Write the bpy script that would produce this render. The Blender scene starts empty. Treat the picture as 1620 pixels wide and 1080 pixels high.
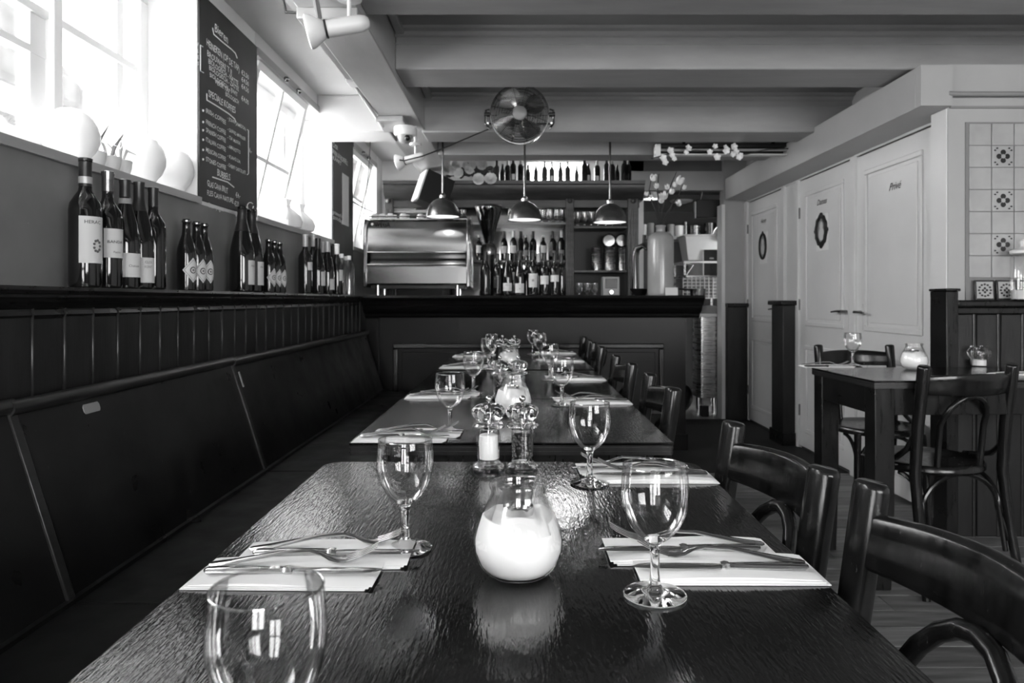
import bpy, bmesh, math, random
from mathutils import Vector, Matrix
random.seed(7)
PI = math.pi
S = bpy.context.scene
COL = S.collection

# ------------------------------------------------------------------ camera, sky, exposure
F = 1120.0; CH = 1.086; VX = 820.0; VY = 474.0
cam = bpy.data.cameras.new('camera'); camo = bpy.data.objects.new('camera', cam); COL.objects.link(camo)
camo.location = (0, 0, CH); camo.rotation_euler = (PI/2, 0, 0)
cam.sensor_width = 36; cam.lens = F/1620*36
cam.shift_x = -(VX-810)/1620; cam.shift_y = -(540-VY)/1620
cam.clip_start = 0.02; cam.clip_end = 200
cam.dof.use_dof = True; cam.dof.focus_distance = 1.15; cam.dof.aperture_fstop = 10
S.camera = camo
S.view_settings.view_transform = 'Standard'; S.view_settings.look = 'None'
S.view_settings.gamma = 1; S.view_settings.use_curve_mapping = False
S.view_settings.exposure = 1.15
W = bpy.data.worlds.new('sky'); S.world = W; W.use_nodes = True
WB = W.node_tree.nodes['Background']; WB.inputs[0].default_value = (1, 1, 1, 1); WB.inputs[1].default_value = 9.0
S.cycles.use_denoising = True
S.cycles.max_bounces = 14; S.cycles.transparent_max_bounces = 24; S.cycles.transmission_bounces = 12
S.cycles.diffuse_bounces = 6; S.cycles.glossy_bounces = 5
S.cycles.sample_clamp_indirect = 8; S.cycles.caustics_refractive = True; S.cycles.blur_glossy = 0.6

def portal(name, loc, rot, sx, sy):                       # daylight sampling through a window opening
    l = bpy.data.lights.new(name, 'AREA'); l.shape = 'RECTANGLE'; l.size = sx; l.size_y = sy
    l.cycles.is_portal = True
    o = bpy.data.objects.new(name, l); COL.objects.link(o); o.location = loc; o.rotation_euler = rot
for i, (y0, y1) in enumerate(((-0.62, 0.77), (1.375, 2.755), (3.365, 4.745), (5.32, 6.25))):
    portal('window_daylight', (-1.56, (y0+y1)/2, 1.93), (0, -PI/2, 0), 0.9, y1-y0)
portal('window_daylight', (0, -1.93, 1.25), (PI/2, 0, 0), 1.0, 1.9)
portal('window_daylight', (2.5, -1.93, 1.5), (PI/2, 0, 0), 2.2, 1.3)

# ------------------------------------------------------------------ helpers
def P(x, y, Y): return Vector(((x-VX)*Y/F, Y, CH-(y-VY)*Y/F))
def onX(x, y, X): Y = X*F/(x-VX); return Vector((X, Y, CH-(y-VY)*Y/F))
def onZ(x, y, z): Y = (CH-z)*F/(y-VY); return Vector(((x-VX)*Y/F, Y, z))

def mat(name, g, rough=0.5, metal=0.0, spec=0.5, bump=0, bscale=40, stretch=(1, 1, 1), var=0.0, vscale=6, vstretch=None, coat=0, wear=0, emit=0, detail=4, coord='Object', dist=0.002, roughvar=0):
    m = bpy.data.materials.new(name); m.use_nodes = True; nt = m.node_tree; N = nt.nodes; L = nt.links
    b = N['Principled BSDF']
    b.inputs['Base Color'].default_value = (g, g, g, 1); b.inputs['Roughness'].default_value = rough
    b.inputs['Metallic'].default_value = metal; b.inputs['Specular IOR Level'].default_value = spec
    b.inputs['Coat Weight'].default_value = coat; b.inputs['Coat Roughness'].default_value = 0.12
    if emit:
        b.inputs['Emission Color'].default_value = (1, 1, 1, 1); b.inputs['Emission Strength'].default_value = emit
    def noise(scale, st, det=4, rgh=.55):
        tc = N.new('ShaderNodeTexCoord'); mp = N.new('ShaderNodeMapping'); mp.inputs['Scale'].default_value = st
        n = N.new('ShaderNodeTexNoise'); n.inputs['Scale'].default_value = scale; n.inputs['Detail'].default_value = det
        n.inputs['Roughness'].default_value = rgh
        L.new(tc.outputs[coord], mp.inputs[0]); L.new(mp.outputs[0], n.inputs[0]); return n
    if var or wear:
        n = noise(vscale, vstretch or stretch, 5)
        r = N.new('ShaderNodeValToRGB'); e = r.color_ramp.elements
        lo, hi = max(0, g*(1-var)), min(1, g*(1+var))
        e[0].position = .3; e[0].color = (lo, lo, lo, 1); e[1].position = .7; e[1].color = (hi, hi, hi, 1)
        L.new(n.outputs[0], r.inputs[0]); out = r.outputs[0]
        if wear:                                          # small pale scuffs
            n2 = noise(vscale*5, vstretch or stretch, 8, .7); r2 = N.new('ShaderNodeValToRGB'); e = r2.color_ramp.elements
            e[0].position = .66; e[0].color = (0, 0, 0, 1); e[1].position = .72; e[1].color = (1, 1, 1, 1)
            mx = N.new('ShaderNodeMixRGB'); mx.inputs[2].default_value = (wear, wear, wear, 1)
            L.new(n2.outputs[0], r2.inputs[0]); L.new(r2.outputs[0], mx.inputs[0]); L.new(out, mx.inputs[1]); out = mx.outputs[0]
        L.new(out, b.inputs['Base Color'])
    if roughvar:
        n = noise(vscale*1.7, vstretch or stretch, 4); mr = N.new('ShaderNodeMapRange')
        mr.inputs[1].default_value = .3; mr.inputs[2].default_value = .7
        mr.inputs[3].default_value = max(.02, rough-roughvar); mr.inputs[4].default_value = rough+roughvar
        L.new(n.outputs[0], mr.inputs[0]); L.new(mr.outputs[0], b.inputs['Roughness'])
    if bump:
        n = noise(bscale, stretch, detail); bp = N.new('ShaderNodeBump'); bp.inputs['Strength'].default_value = bump; bp.inputs['Distance'].default_value = dist
        L.new(n.outputs[0], bp.inputs['Height']); L.new(bp.outputs[0], b.inputs['Normal'])
    return m

def thin_glass(name, tint=1.0, f0=0.06, rough=0.0, f1=0.6):
    m = bpy.data.materials.new(name); m.use_nodes = True; nt = m.node_tree; N = nt.nodes; L = nt.links
    for n in list(N): N.remove(n)
    out = N.new('ShaderNodeOutputMaterial'); mx = N.new('ShaderNodeMixShader'); t = N.new('ShaderNodeBsdfTransparent'); g = N.new('ShaderNodeBsdfGlossy')
    t.inputs[0].default_value = (tint, tint, tint, 1); g.inputs['Roughness'].default_value = rough
    lw = N.new('ShaderNodeLayerWeight'); lw.inputs[0].default_value = .25
    mr = N.new('ShaderNodeMapRange'); mr.inputs[3].default_value = f0; mr.inputs[4].default_value = f1
    L.new(lw.outputs['Fresnel'], mr.inputs[0]); L.new(mr.outputs[0], mx.inputs[0]); L.new(t.outputs[0], mx.inputs[1]); L.new(g.outputs[0], mx.inputs[2]); L.new(mx.outputs[0], out.inputs[0])
    return m

def glass(name, g=1.0, rough=0.0, ior=1.48):
    m = bpy.data.materials.new(name); m.use_nodes = True; nt = m.node_tree; N = nt.nodes
    b = N['Principled BSDF']; b.inputs['Base Color'].default_value = (g, g, g, 1); b.inputs['Roughness'].default_value = rough
    b.inputs['Transmission Weight'].default_value = 1; b.inputs['IOR'].default_value = ior
    return m

M = dict(
    table=mat('dark_table_wood', .0025, .10, spec=.6, bump=.5, bscale=42, stretch=(6, .9, 6), dist=.0011, var=.5, vscale=5, vstretch=(12, .8, 12), roughvar=.03, wear=.02, detail=2),
    wood=mat('dark_stained_wood', .007, .32, spec=.35, bump=.15, bscale=18, stretch=(8, 1, 1), var=.5, vscale=6, wear=.03, roughvar=.08),
    chair=mat('chair_lacquered_beech', .007, .2, spec=.4, bump=.12, bscale=22, stretch=(6, 6, 1), var=.5, vscale=7, wear=.05, roughvar=.08),
    bench=mat('worn_bench_ply', .006, .36, spec=.3, bump=.2, bscale=9, stretch=(1, 1, 1), var=.6, vscale=4, wear=.05, roughvar=.1),
    rail=mat('bench_rail_wood', .018, .3, bump=.1, bscale=15, stretch=(8, 1, 8), var=.4),
    board=mat('brown_wainscot_board', .011, .42, bump=.25, bscale=14, stretch=(8, 8, 1), var=.55, vscale=5, vstretch=(4, 4, .8)),
    bar=mat('black_bar_paint', .0035, .33, spec=.2, bump=.1, bscale=12, stretch=(1, 1, 1), var=.4, vscale=3),
    barwood=mat('polished_bar_wood', .006, .22, spec=.6, bump=.05, bscale=12, stretch=(1, 5, 5)),
    backbar=mat('carved_brown_wood', .038, .4, bump=.25, bscale=16, stretch=(1, 6, 6), var=.4),
    darkbox=mat('near_black_wood', .004, .5, var=.3),
    plaster=mat('white_plaster', .80, .7, bump=.12, bscale=14, var=.04, vscale=3, dist=.004),
    greywall=mat('grey_painted_wall', .20, .6, bump=.25, bscale=9, var=.18, vscale=3, dist=.004, wear=.3),
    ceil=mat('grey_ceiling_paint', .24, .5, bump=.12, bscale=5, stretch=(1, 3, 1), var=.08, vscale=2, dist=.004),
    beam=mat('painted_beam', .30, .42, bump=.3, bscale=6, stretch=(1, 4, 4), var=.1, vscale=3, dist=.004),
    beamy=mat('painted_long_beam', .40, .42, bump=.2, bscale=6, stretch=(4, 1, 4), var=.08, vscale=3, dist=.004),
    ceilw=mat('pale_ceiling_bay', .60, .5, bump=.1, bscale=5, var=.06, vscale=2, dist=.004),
    door=mat('cream_gloss_paint', .70, .34, bump=.06, bscale=10, var=.04, vscale=3),
    frame=mat('white_window_paint', .75, .35, bump=.06, bscale=20),
    sill=mat('sill_edge_paint', .30, .4),
    board_black=mat('blackboard', .017, .55, var=.35, vscale=4, bump=.03),
    chalk=mat('chalk', .85, .9),
    ink=mat('ink_black', .01, .6), inkgrey=mat('ink_grey', .10, .6),
    plank=mat('worn_floor_plank', .17, .42, bump=.3, bscale=14, stretch=(1, 9, 1), var=.45, vscale=5, vstretch=(.8, 7, 1)),
    plank2=mat('worn_floor_plank_pale', .21, .45, bump=.3, bscale=14, stretch=(1, 9, 1), var=.4, vscale=5, vstretch=(.8, 7, 1)),
    plank3=mat('worn_floor_plank_dark', .13, .42, bump=.3, bscale=14, stretch=(1, 9, 1), var=.45, vscale=5, vstretch=(.8, 7, 1)),
    rearwall=mat('rear_wall_paint', .22, .5), wallp=mat('grey_white_wall_paint', .40, .4, bump=.06, bscale=10, var=.05, vscale=3),
    mat_=mat('dark_floor_matting', .012, .7, bump=.4, bscale=120),
    lino=mat('pale_kitchen_floor', .30, .5, var=.2),
    steel=mat('brushed_steel', .38, .28, 1, bump=.06, bscale=30, stretch=(1, 1, 22), roughvar=.05, vscale=3),
    steelx=mat('machine_steel', .34, .2, 1, bump=.05, bscale=4, stretch=(1, 1, 1), dist=.01),
    chrome=mat('cutlery_steel', .62, .12, 1), chromed=mat('dark_chrome', .25, .2, 1),
    lamp=mat('lamp_shade_metal', .11, .26, .75), white=mat('glossy_white', .9, .18), matte=mat('matte_white', .8, .6),
    plastic=mat('pale_plastic', .62, .35), napkin=mat('paper_napkin', .88, .85, bump=.2, bscale=60, dist=.001),
    wax=mat('white_wax', .95, .5), salt=mat('salt', .95, .8, bump=.3, bscale=300), pepper=mat('peppercorn', .03, .6),
    bottle=mat('dark_bottle_glass', .006, .05, spec=.7), beer=mat('brown_bottle_glass', .008, .07, spec=.6), gbottle=mat('mid_bottle_glass', .05, .08, spec=.7),
    label=mat('paper_label', .62, .6), labeld=mat('grey_label', .22, .6), foil=mat('bottle_foil', .025, .3, .3), foilp=mat('pale_foil', .45, .35, .3),
    tile=mat('cream_tile', .40, .16, bump=.12, bscale=12, var=.1, vscale=9, dist=.002), grout=mat('tile_grout', .22, .8),
    tileprint=mat('dark_glaze', .025, .25), stoneware=mat('grey_stoneware', .30, .18, var=.12, vscale=5),
    stem=mat('branch_bark', .03, .7), leaf=mat('leaf_dark', .05, .5), petal=mat('petal_white', .85, .6), petal2=mat('petal_grey', .46, .6),
    black=mat('black_plastic', .008, .35), cable=mat('black_cable', .015, .5), grey=mat('mid_grey_plastic', .25, .4),
    kwall=mat('kitchen_wall', .14, .6, var=.1), mirror=mat('old_mirror', .35, .1, .9), tube=mat('lit_wall_glow', .9, .4, emit=14), bulb=mat('lamp_bulb', .9, .4, emit=6),  # emitting tube entry serves only the added lit-wall glow above the cornice
    brick=mat('outside_brick', .06, .8, var=.4, vscale=1.5), outwhite=mat('outside_render', .7, .8), outdark=mat('outside_dark_opening', .02, .5), iron=mat('wrought_iron', .03, .5),
    pane=thin_glass('window_pane', .97, .05), jar=thin_glass('jar_glass', .98, .08, 0, .5), smoked=thin_glass('smoked_plastic', .35, .08), acrylic=thin_glass('acrylic', .98, .22, 0, .8), wine=glass('wine_glass_stem', 1, 0, 1.5), bowl=thin_glass('wine_glass_bowl', .985, .06, 0, .7), rimg=thin_glass('glass_rim', .98, .35, .02, .8),
    clearb=thin_glass('clear_bottle_glass', .72, .1),
)

class MB:
    def __init__(s): s.v = []; s.f = []; s.sm = []
    def add(s, vs, fs, smooth=False):
        o = len(s.v); s.v += [tuple(v) for v in vs]; s.f += [tuple(i+o for i in f) for f in fs]; s.sm += [smooth]*len(fs); return s
    def box(s, x0, x1, y0, y1, z0, z1):
        vs = [(x, y, z) for x in (x0, x1) for y in (y0, y1) for z in (z0, z1)]
        return s.add(vs, [(0, 1, 3, 2), (4, 6, 7, 5), (0, 4, 5, 1), (2, 3, 7, 6), (0, 2, 6, 4), (1, 5, 7, 3)])
    def rings(s, R, caps=True, closed=False, smooth=True):
        n = len(R[0]); vs = [p for r in R for p in r]; fs = []
        m = len(R)
        for i in range(m if closed else m-1):
            a = i*n; b = ((i+1) % m)*n
            for k in range(n): fs.append((a+k, a+(k+1) % n, b+(k+1) % n, b+k))
        if caps and not closed: fs.append(tuple(range(n))[::-1]); fs.append(tuple((m-1)*n+k for k in range(n)))
        return s.add(vs, fs, smooth)
    def tube(s, pts, r, n=10, closed=False, caps=True, flat=1.0):
        pts = [Vector(p) for p in pts]; m = len(pts); R = []; up = None
        for i, p in enumerate(pts):
            t = (pts[(i+1) % m]-pts[i-1]) if closed else (pts[min(i+1, m-1)]-pts[max(i-1, 0)])
            t.normalize()
            if up is None:
                up = Vector((0, 0, 1)) if abs(t.z) < .9 else Vector((1, 0, 0))
            a = t.cross(up).normalized(); up = a.cross(t).normalized()
            rr = r[i] if isinstance(r, (list, tuple)) else r
            R.append([p+a*math.cos(2*PI*k/n)*rr+up*math.sin(2*PI*k/n)*rr*flat for k in range(n)])
        return s.rings(R, caps, closed)
    def cyl(s, p0, p1, r0, r1=None, n=16): return s.tube([p0, p1], [r0, r0 if r1 is None else r1], n)
    def lathe(s, prof, n=32, c=(0, 0, 0), closed=False):
        c = Vector(c); R = [[(c.x+r*math.cos(2*PI*k/n), c.y+r*math.sin(2*PI*k/n), c.z+z) for k in range(n)] for r, z in prof]
        o = len(s.f); s.rings(R, not closed, closed)
        if not closed:
            if prof[-1][0] > .0021: s.f.pop(); s.sm.pop()
            if prof[0][0] > .0021: i = len(s.f)-(1 if prof[-1][0] <= .0021 else 0)-1; s.f.pop(i); s.sm.pop(i)
        return s
    def prism(s, poly, axis, a, b, smooth=False):          # poly in the two other axes, in order
        def pt(u, v, w): return {'x': (w, u, v), 'y': (u, w, v), 'z': (u, v, w)}[axis]
        return s.rings([[pt(u, v, a) for u, v in poly], [pt(u, v, b) for u, v in poly]], True, False, smooth)
    def sphere(s, c, r, n=12, m=8, sc=(1, 1, 1)):
        R = []
        for j in range(m+1):
            t = PI*j/m; rr = max(1e-4, math.sin(t)); R.append([(c[0]+sc[0]*r*rr*math.cos(2*PI*k/n), c[1]+sc[1]*r*rr*math.sin(2*PI*k/n), c[2]-sc[2]*r*math.cos(t)) for k in range(n)])
        return s.rings(R)
    def xf(s, mtx): s.v = [tuple(mtx @ Vector(v)) for v in s.v]; return s
    def build(s, name, m, parent=None, loc=(0, 0, 0), rot=(0, 0, 0), bevel=0, seg=2, label=None, sharp=40, fixn=True):
        me = bpy.data.meshes.new(name); me.from_pydata(s.v, [], s.f); me.materials.append(m)
        me.polygons.foreach_set('use_smooth', [True]*len(me.polygons) if (bevel or any(s.sm)) else [False]*len(me.polygons))
        if fixn:
            bm = bmesh.new(); bm.from_mesh(me); bmesh.ops.recalc_face_normals(bm, faces=bm.faces); bm.to_mesh(me); bm.free()
        me.set_sharp_from_angle(angle=math.radians(sharp)); me.update()
        o = bpy.data.objects.new(name, me); COL.objects.link(o); o.location = loc; o.rotation_euler = rot
        if parent is not None: o.parent = parent
        if bevel:
            b = o.modifiers.new('bevel', 'BEVEL'); b.width = bevel; b.segments = seg; b.limit_method = 'ANGLE'; b.angle_limit = math.radians(35)
        if label: o['label'] = label
        return o
def B(*a): return MB().box(*a)

def tag(o, label, cat, group=None, kind=None):
    o['label'] = label; o['category'] = cat
    if group: o['group'] = group
    if kind: o['kind'] = kind
    return o
def thing(name, label, cat, loc=(0, 0, 0), rz=0, group=None, rot=None):
    o = bpy.data.objects.new(name, None); COL.objects.link(o); o.empty_display_size = .1
    o.location = loc; o.rotation_euler = rot or (0, 0, rz)
    return tag(o, label, cat, group)
def struct(o, label=None):
    o['kind'] = 'structure'
    if label: o['label'] = label
    return o
def sroot(name):
    o = bpy.data.objects.new(name, None); COL.objects.link(o); o['kind'] = 'structure'; return o
KIDS = {}
def copy_tree(o, label, loc, rz=None, group=None, rot=None, scale=None):
    def rec(a, par):
        c = a.copy(); COL.objects.link(c)
        if par is not None: c.parent = par
        for ch in a.children: rec(ch, c)
        return c
    r = rec(o, None); r.location = loc; r['label'] = label
    if rz is not None: r.rotation_euler = (0, 0, rz)
    if rot is not None: r.rotation_euler = rot
    if scale is not None: r.scale = (scale,)*3
    if group: r['group'] = group
    return r

_TC = {}
def text_data(s, shear=0):
    k = (s, shear)
    if k not in _TC:
        cu = bpy.data.curves.new('t', 'FONT'); cu.body = s; cu.size = 1; cu.resolution_u = 2; cu.shear = shear; cu.offset = .004
        ob = bpy.data.objects.new('t', cu); COL.objects.link(ob); bpy.context.view_layer.update()
        dg = bpy.context.evaluated_depsgraph_get(); me = bpy.data.meshes.new_from_object(ob.evaluated_get(dg))
        _TC[k] = ([tuple(v.co) for v in me.vertices], [tuple(p.vertices) for p in me.polygons])
        bpy.data.objects.remove(ob); bpy.data.meshes.remove(me)
    return _TC[k]
def text(s, size, org, xd, yd, m, parent, name='lettering', shear=0, width=None, align='l', wob=0):
    vs, fs = text_data(s, shear); xs = [v[0] for v in vs]; w = max(xs)-min(xs); sx = size if not width else width/w
    x0 = min(xs)+(w/2 if align == 'c' else 0)
    org = Vector(org); xd = Vector(xd).normalized(); yd = Vector(yd).normalized()
    mb = MB(); mb.add([org+xd*((v[0]-x0)*sx)+yd*(v[1]*size+(wob*math.sin(v[0]*2.1+len(s)) if wob else 0)) for v in vs], fs)
    return mb.build(name, m, parent, fixn=False)
def ctext(s, size, r, z, ang, m, parent, width=None, name='lettering'):      # wrapped round a bottle
    vs, fs = text_data(s); xs = [v[0] for v in vs]; w = max(xs)-min(xs); sx = size if not width else width/w
    mb = MB(); mb.add([(r*math.cos(ang+((v[0]-min(xs)-w/2)*sx)/r), r*math.sin(ang+((v[0]-min(xs)-w/2)*sx)/r), z+v[1]*size) for v in vs], fs)
    return mb.build(name, m, parent, fixn=False)

# ================================================================== ROOM SHELL
RX = 2.075; LX = -1.25; CZ = 2.36
fl = sroot('floor')
B(-1.7, 4.6, -2.8, 9.2, -.06, -.022).build('subfloor', M['darkbox'], fl)
rng = random.Random(3); y = 0.30; mats = [M['plank'], M['plank2'], M['plank3']]; pk = 0
while y < 4.40:
    w = .128; x = -.9-rng.random()*.6
    while x < 4.5:
        l = rng.uniform(1.1, 2.2)
        B(max(x, -1.2)+.0012, min(x+l, 4.55)-.0012, y+.0015, y+w-.0015, -.022, rng.uniform(-.0012, 0)).build('floor_plank', mats[rng.choice((0, 0, 1, 2))], fl, bevel=.002, seg=1)
        x += l
    y += w
B(-1.2, 4.55, -2.6, .298, -.022, 0).build('rear_boards', M['plank'], fl)
B(-1.2, .54, 4.395, 6.45, -.022, 0).build('bar_boards', M['plank3'], fl)
B(.54, 4.55, 6.44, 8.9, -.022, 0).build('kitchen_floor', M['lino'], fl)
B(.54, 4.55, 4.395, 6.44, -.022, -.001).build('mat_bed', M['plank3'], fl)
tag(B(.56, RX-.005, 4.44, 6.42, 0, .006).build('floor_mat', M['mat_'], bevel=.002), 'flat dark matting on the floor in front of the white doors by the bar', 'mat')

# left wall
wl = sroot('wall_left')
B(-1.62, LX, -2.8, 6.5, 0, 1.461).build('lower_wall', M['greywall'], wl)
for a, b in ((-2.8, -.62), (.77, 1.375), (2.755, 3.365), (4.745, 5.32), (6.25, 6.5)):
    B(-1.62, LX, a, b, 1.461, CZ).build('pier', M['plaster'], wl, bevel=.004)
for a, b in ((-.62, .77), (1.375, 2.755), (3.365, 4.745), (5.32, 6.25)):
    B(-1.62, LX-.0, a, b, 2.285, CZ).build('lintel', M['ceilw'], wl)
for i, (a, b) in enumerate(((-2.6, 2.76), (3.36, 4.75), (5.315, 6.3))):
    B(-1.62, LX+.012, a, b, 1.461, 1.485).build('window_sill', M['plaster'] if i > 5 else M['frame'], wl, bevel=.003)
    B(LX+.0121, LX+.017, a, b, 1.459, 1.4855).build('sill_nosing', M['sill'], wl)
B(-1.27, -1.235, 3.36, 4.75, 2.245, 2.285).build('head_rail', M['sill'], wl)
B(-1.27, -1.235, 1.375, 2.755, 2.255, 2.285).build('head_rail', M['sill'], wl)
B(-1.27, -1.235, 5.32, 6.2, 2.235, 2.275).build('head_rail', M['sill'], wl)
# wainscot boards
k = 0; y = 0.354
while y < 4.93:
    B(-1.25, -1.125-(.002 if k % 2 else 0), y+.003, y+.114, .80, 1.075).build('wainscot_board', M['board'], wl, bevel=.004, seg=1)
    B(-1.25, -1.121, y+.1125, y+.1205, .80, 1.075).build('wainscot_bead', M['rail'], wl, bevel=.003, seg=1)
    y += .1168; k += 1
B(-1.25, -1.135, -2.6, .354, 0, 1.075).build('rear_panelling', M['board'], wl)
# ledge
led = sroot('trim_1')
MB().prism([(-1.25, 1.062), (-1.128, 1.062), (-1.118, 1.068), (-1.112, 1.078), (-1.100, 1.084), (-1.092, 1.092), (-1.092, 1.098), (-1.082, 1.100), (-1.078, 1.108), (-1.082, 1.117), (-1.25, 1.117)], 'y', -2.6, 4.98, smooth=True).build('ledge_moulding', M['wood'], led, sharp=30)
MB().prism([(-1.25, 1.035), (-1.13, 1.035), (-1.122, 1.05), (-1.126, 1.062), (-1.25, 1.062)], 'y', -2.6, 4.98, smooth=True).build('under_moulding', M['wood'], led, sharp=30)

# windows
def winframe(root, a, b, z0=1.485, z1=2.27, x=-1.45, muntv=(), munth=(), w=.055, d=.05):
    B(x-d, x+.01, a, b, z0, z0+.10).build('bottom_rail', M['frame'], root, bevel=.004)
    B(x-d, x+.01, a, b, z1-w, z1).build('top_rail', M['frame'], root, bevel=.004)
    for q in (a, b-w): B(x-d, x+.01, q, q+w, z0+.10, z1-w).build('stile', M['frame'], root, bevel=.004)
    for v in muntv: B(x-d+.01, x, v-.016, v+.016, z0+.10, z1-w).build('muntin', M['frame'], root, bevel=.003)
    for h in munth: B(x-d+.012, x-.002, a+w, b-w, h-.014, h+.014).build('muntin', M['frame'], root, bevel=.003)
    ys = [a+w]+list(muntv)+[b-w]; zs = [z0+.10]+list(munth)+[z1-w]
    for i in range(len(ys)-1):
        for j in range(len(zs)-1):
            B(x-.024, x-.021, ys[i], ys[i+1], zs[j], zs[j+1]).build('pane', M['pane'], root)
def sash(root, a, b, x0, z0, x1, z1, nv=2, hz=(.38,)):     # casement tilted inward from its foot
    L = math.hypot(x1-x0, z1-z0); th = math.atan2(x1-x0, z1-z0)
    e = bpy.data.objects.new('tilted_sash', None); COL.objects.link(e); e.parent = root; e.location = (x0, 0, z0); e.rotation_euler = (0, th, 0)
    w = .04
    B(-.02, .02, a, b, 0, .05).build('sash_rail', M['frame'], e, bevel=.003)
    B(-.02, .02, a, b, L-w, L).build('sash_rail', M['frame'], e, bevel=.003)
    for q in (a, b-w): B(-.02, .02, q, q+w, .05, L-w).build('sash_stile', M['frame'], e, bevel=.003)
    ys = [a+(b-a)*i/nv for i in range(1, nv)]
    for v in ys: B(-.014, .014, v-.013, v+.013, .05, L-w).build('muntin', M['frame'], e)
    for h in hz: B(-.012, .012, a+w, b-w, L*h-.01, L*h+.01).build('muntin', M['frame'], e)
    yy = [a+w]+ys+[b-w]; zz = [.05]+[L*h for h in hz]+[L-w]
    for i in range(len(yy)-1):
        for j in range(len(zz)-1): B(-.002, .002, yy[i], yy[i+1], zz[j], zz[j+1]).build('pane', M['pane'], e)
w1 = sroot('window_1'); winframe(w1, 1.375, 2.755, muntv=(2.21,), munth=(1.965,), z1=2.285)
B(-1.475, -1.435, 2.21-.022, 2.21+.022, 1.585, 2.23).build('mullion', M['frame'], w1, bevel=.004)
B(-1.49, -1.46, 1.43, 2.19, 1.828, 1.85).build('muntin', M['frame'], w1)
B(-1.50, -1.462, 2.12, 2.188, 1.585, 1.95).build('sash_stile', M['frame'], w1)
B(-1.50, -1.462, 2.58, 2.62, 1.585, 2.23).build('outer_stile', M['frame'], w1)
w2 = sroot('window_2'); winframe(w2, 3.365, 4.745, muntv=(4.4,), munth=(), z1=2.285); sash(w2, 3.42, 4.22, -1.44, 1.53, -1.27, 2.25, 2, (.42,))
w3 = sroot('window_3'); winframe(w3, 5.32, 6.25, muntv=(), munth=(), z1=2.285); sash(w3, 5.36, 6.08, -1.44, 1.53, -1.27, 2.24, 2, (.55,))
w4 = sroot('window_4'); winframe(w4, -.62, .77, muntv=(.07,), munth=(1.965,), z1=2.285)
# small fittings on the head rails
for yy in (3.74, 3.95): MB().sphere((-1.225, yy, 2.25), .016, 8, 6).build('window_catch', M['chromed'], w2)
for yy in (5.6, 5.8): MB().sphere((-1.225, yy, 2.245), .018, 8, 6).build('window_catch', M['chromed'], w3)

# rear wall with glazed street doors and a shop window (behind the camera)
wr = sroot('wall_rear'); RYY = -1.9
for a in ((-1.7, -.5, 0, CZ), (.5, 1.4, 0, CZ), (3.6, 4.6, 0, CZ), (-.5, .5, 0, .3), (-.5, .5, 2.2, CZ), (1.4, 3.6, 0, .85), (1.4, 3.6, 2.15, CZ)):
    B(a[0], a[1], RYY-.15, RYY, a[2], a[3]).build('rear_wall_panel', M['rearwall'], wr)
w5 = sroot('window_5')
for v in (1.4, 2.1, 2.8, 3.55): B(v, v+.05, RYY-.1, RYY-.04, .85, 2.15).build('stile', M['frame'], w5)
for h in (.85, 2.1): B(1.4, 3.6, RYY-.1, RYY-.04, h, h+.05).build('window_bar', M['frame'], w5)
B(1.4, 3.6, RYY-.072, RYY-.068, .85, 2.15).build('pane', M['pane'], w5)
d4 = sroot('door_4')
for v in (-.5, -.06, .0, .44): B(v, v+.06, RYY-.1, RYY-.04, .3, 2.2).build('door_stile', M['wood'], d4)
for h in (.3, 1.0, 2.14): B(-.5, .5, RYY-.1, RYY-.04, h, h+.06).build('door_rail', M['wood'], d4)
B(-.5, .5, RYY-.072, RYY-.068, .3, 2.2).build('pane', M['pane'], d4)
struct(B(4.5, 4.6, -2.8, 3.4, 0, CZ).build('wall_east', M['door']))

# ceiling and beams
ce = sroot('ceiling')
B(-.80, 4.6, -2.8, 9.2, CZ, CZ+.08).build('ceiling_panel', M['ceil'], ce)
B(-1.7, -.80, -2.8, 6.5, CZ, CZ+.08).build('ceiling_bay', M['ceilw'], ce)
def beam(n, y0, y1, z0, x0=-.58, x1=4.55, m=None):
    r = sroot(n)
    B(x0, x1, y0, y1, z0, CZ+.001).build('beam_body', m or M['beam'], r, bevel=.008)
    MB().prism([(y0, CZ), (y0-.05, CZ), (y0-.045, CZ-.012), (y0-.02, CZ-.018), (y0-.012, CZ-.034), (y0, CZ-.04)], 'x', x0, x1, smooth=True).build('cornice_moulding', m or M['beam'], r, sharp=30)
    B(x0, x1, y0-.006, y0+.001, CZ-.075, CZ-.068).build('bead', m or M['beam'], r)
    return r
beam('trim_2', -.9, -.55, 2.17); beam('trim_3', .9, 1.2, 2.17)
beam('trim_4', 2.38, 2.70, 2.17)
beam('trim_5', 3.33, 3.62, 2.17)
bc = beam('trim_6', 4.40, 4.68, 2.127, -.60, 2.12)
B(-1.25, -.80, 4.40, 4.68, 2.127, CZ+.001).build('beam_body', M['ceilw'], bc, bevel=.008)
beam('trim_7', 5.09, 5.30, 2.127, -.58, 2.12)
tl = sroot('trim_8'); B(-.80, -.58, -2.6, 6.1, 2.14, CZ+.001).build('beam_body', M['beamy'], tl, bevel=.006)
B(-.575, -.535, -2.6, 6.1, CZ-.03, CZ+.001).build('side_moulding', M['beam'], tl, bevel=.006)
B(-.83, -.80, .2, 6.1, 2.15, 2.165).build('side_bead', M['beamy'], tl)
t9 = sroot('trim_9'); B(-.80, -.58, 2.55, 2.64, 2.10, 2.14).build('beam_plate', M['beamy'], t9, bevel=.004)
B(-.82, -.66, 4.05, 4.33, 2.11, 2.14).build('beam_plate', M['beamy'], t9, bevel=.004)

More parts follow.
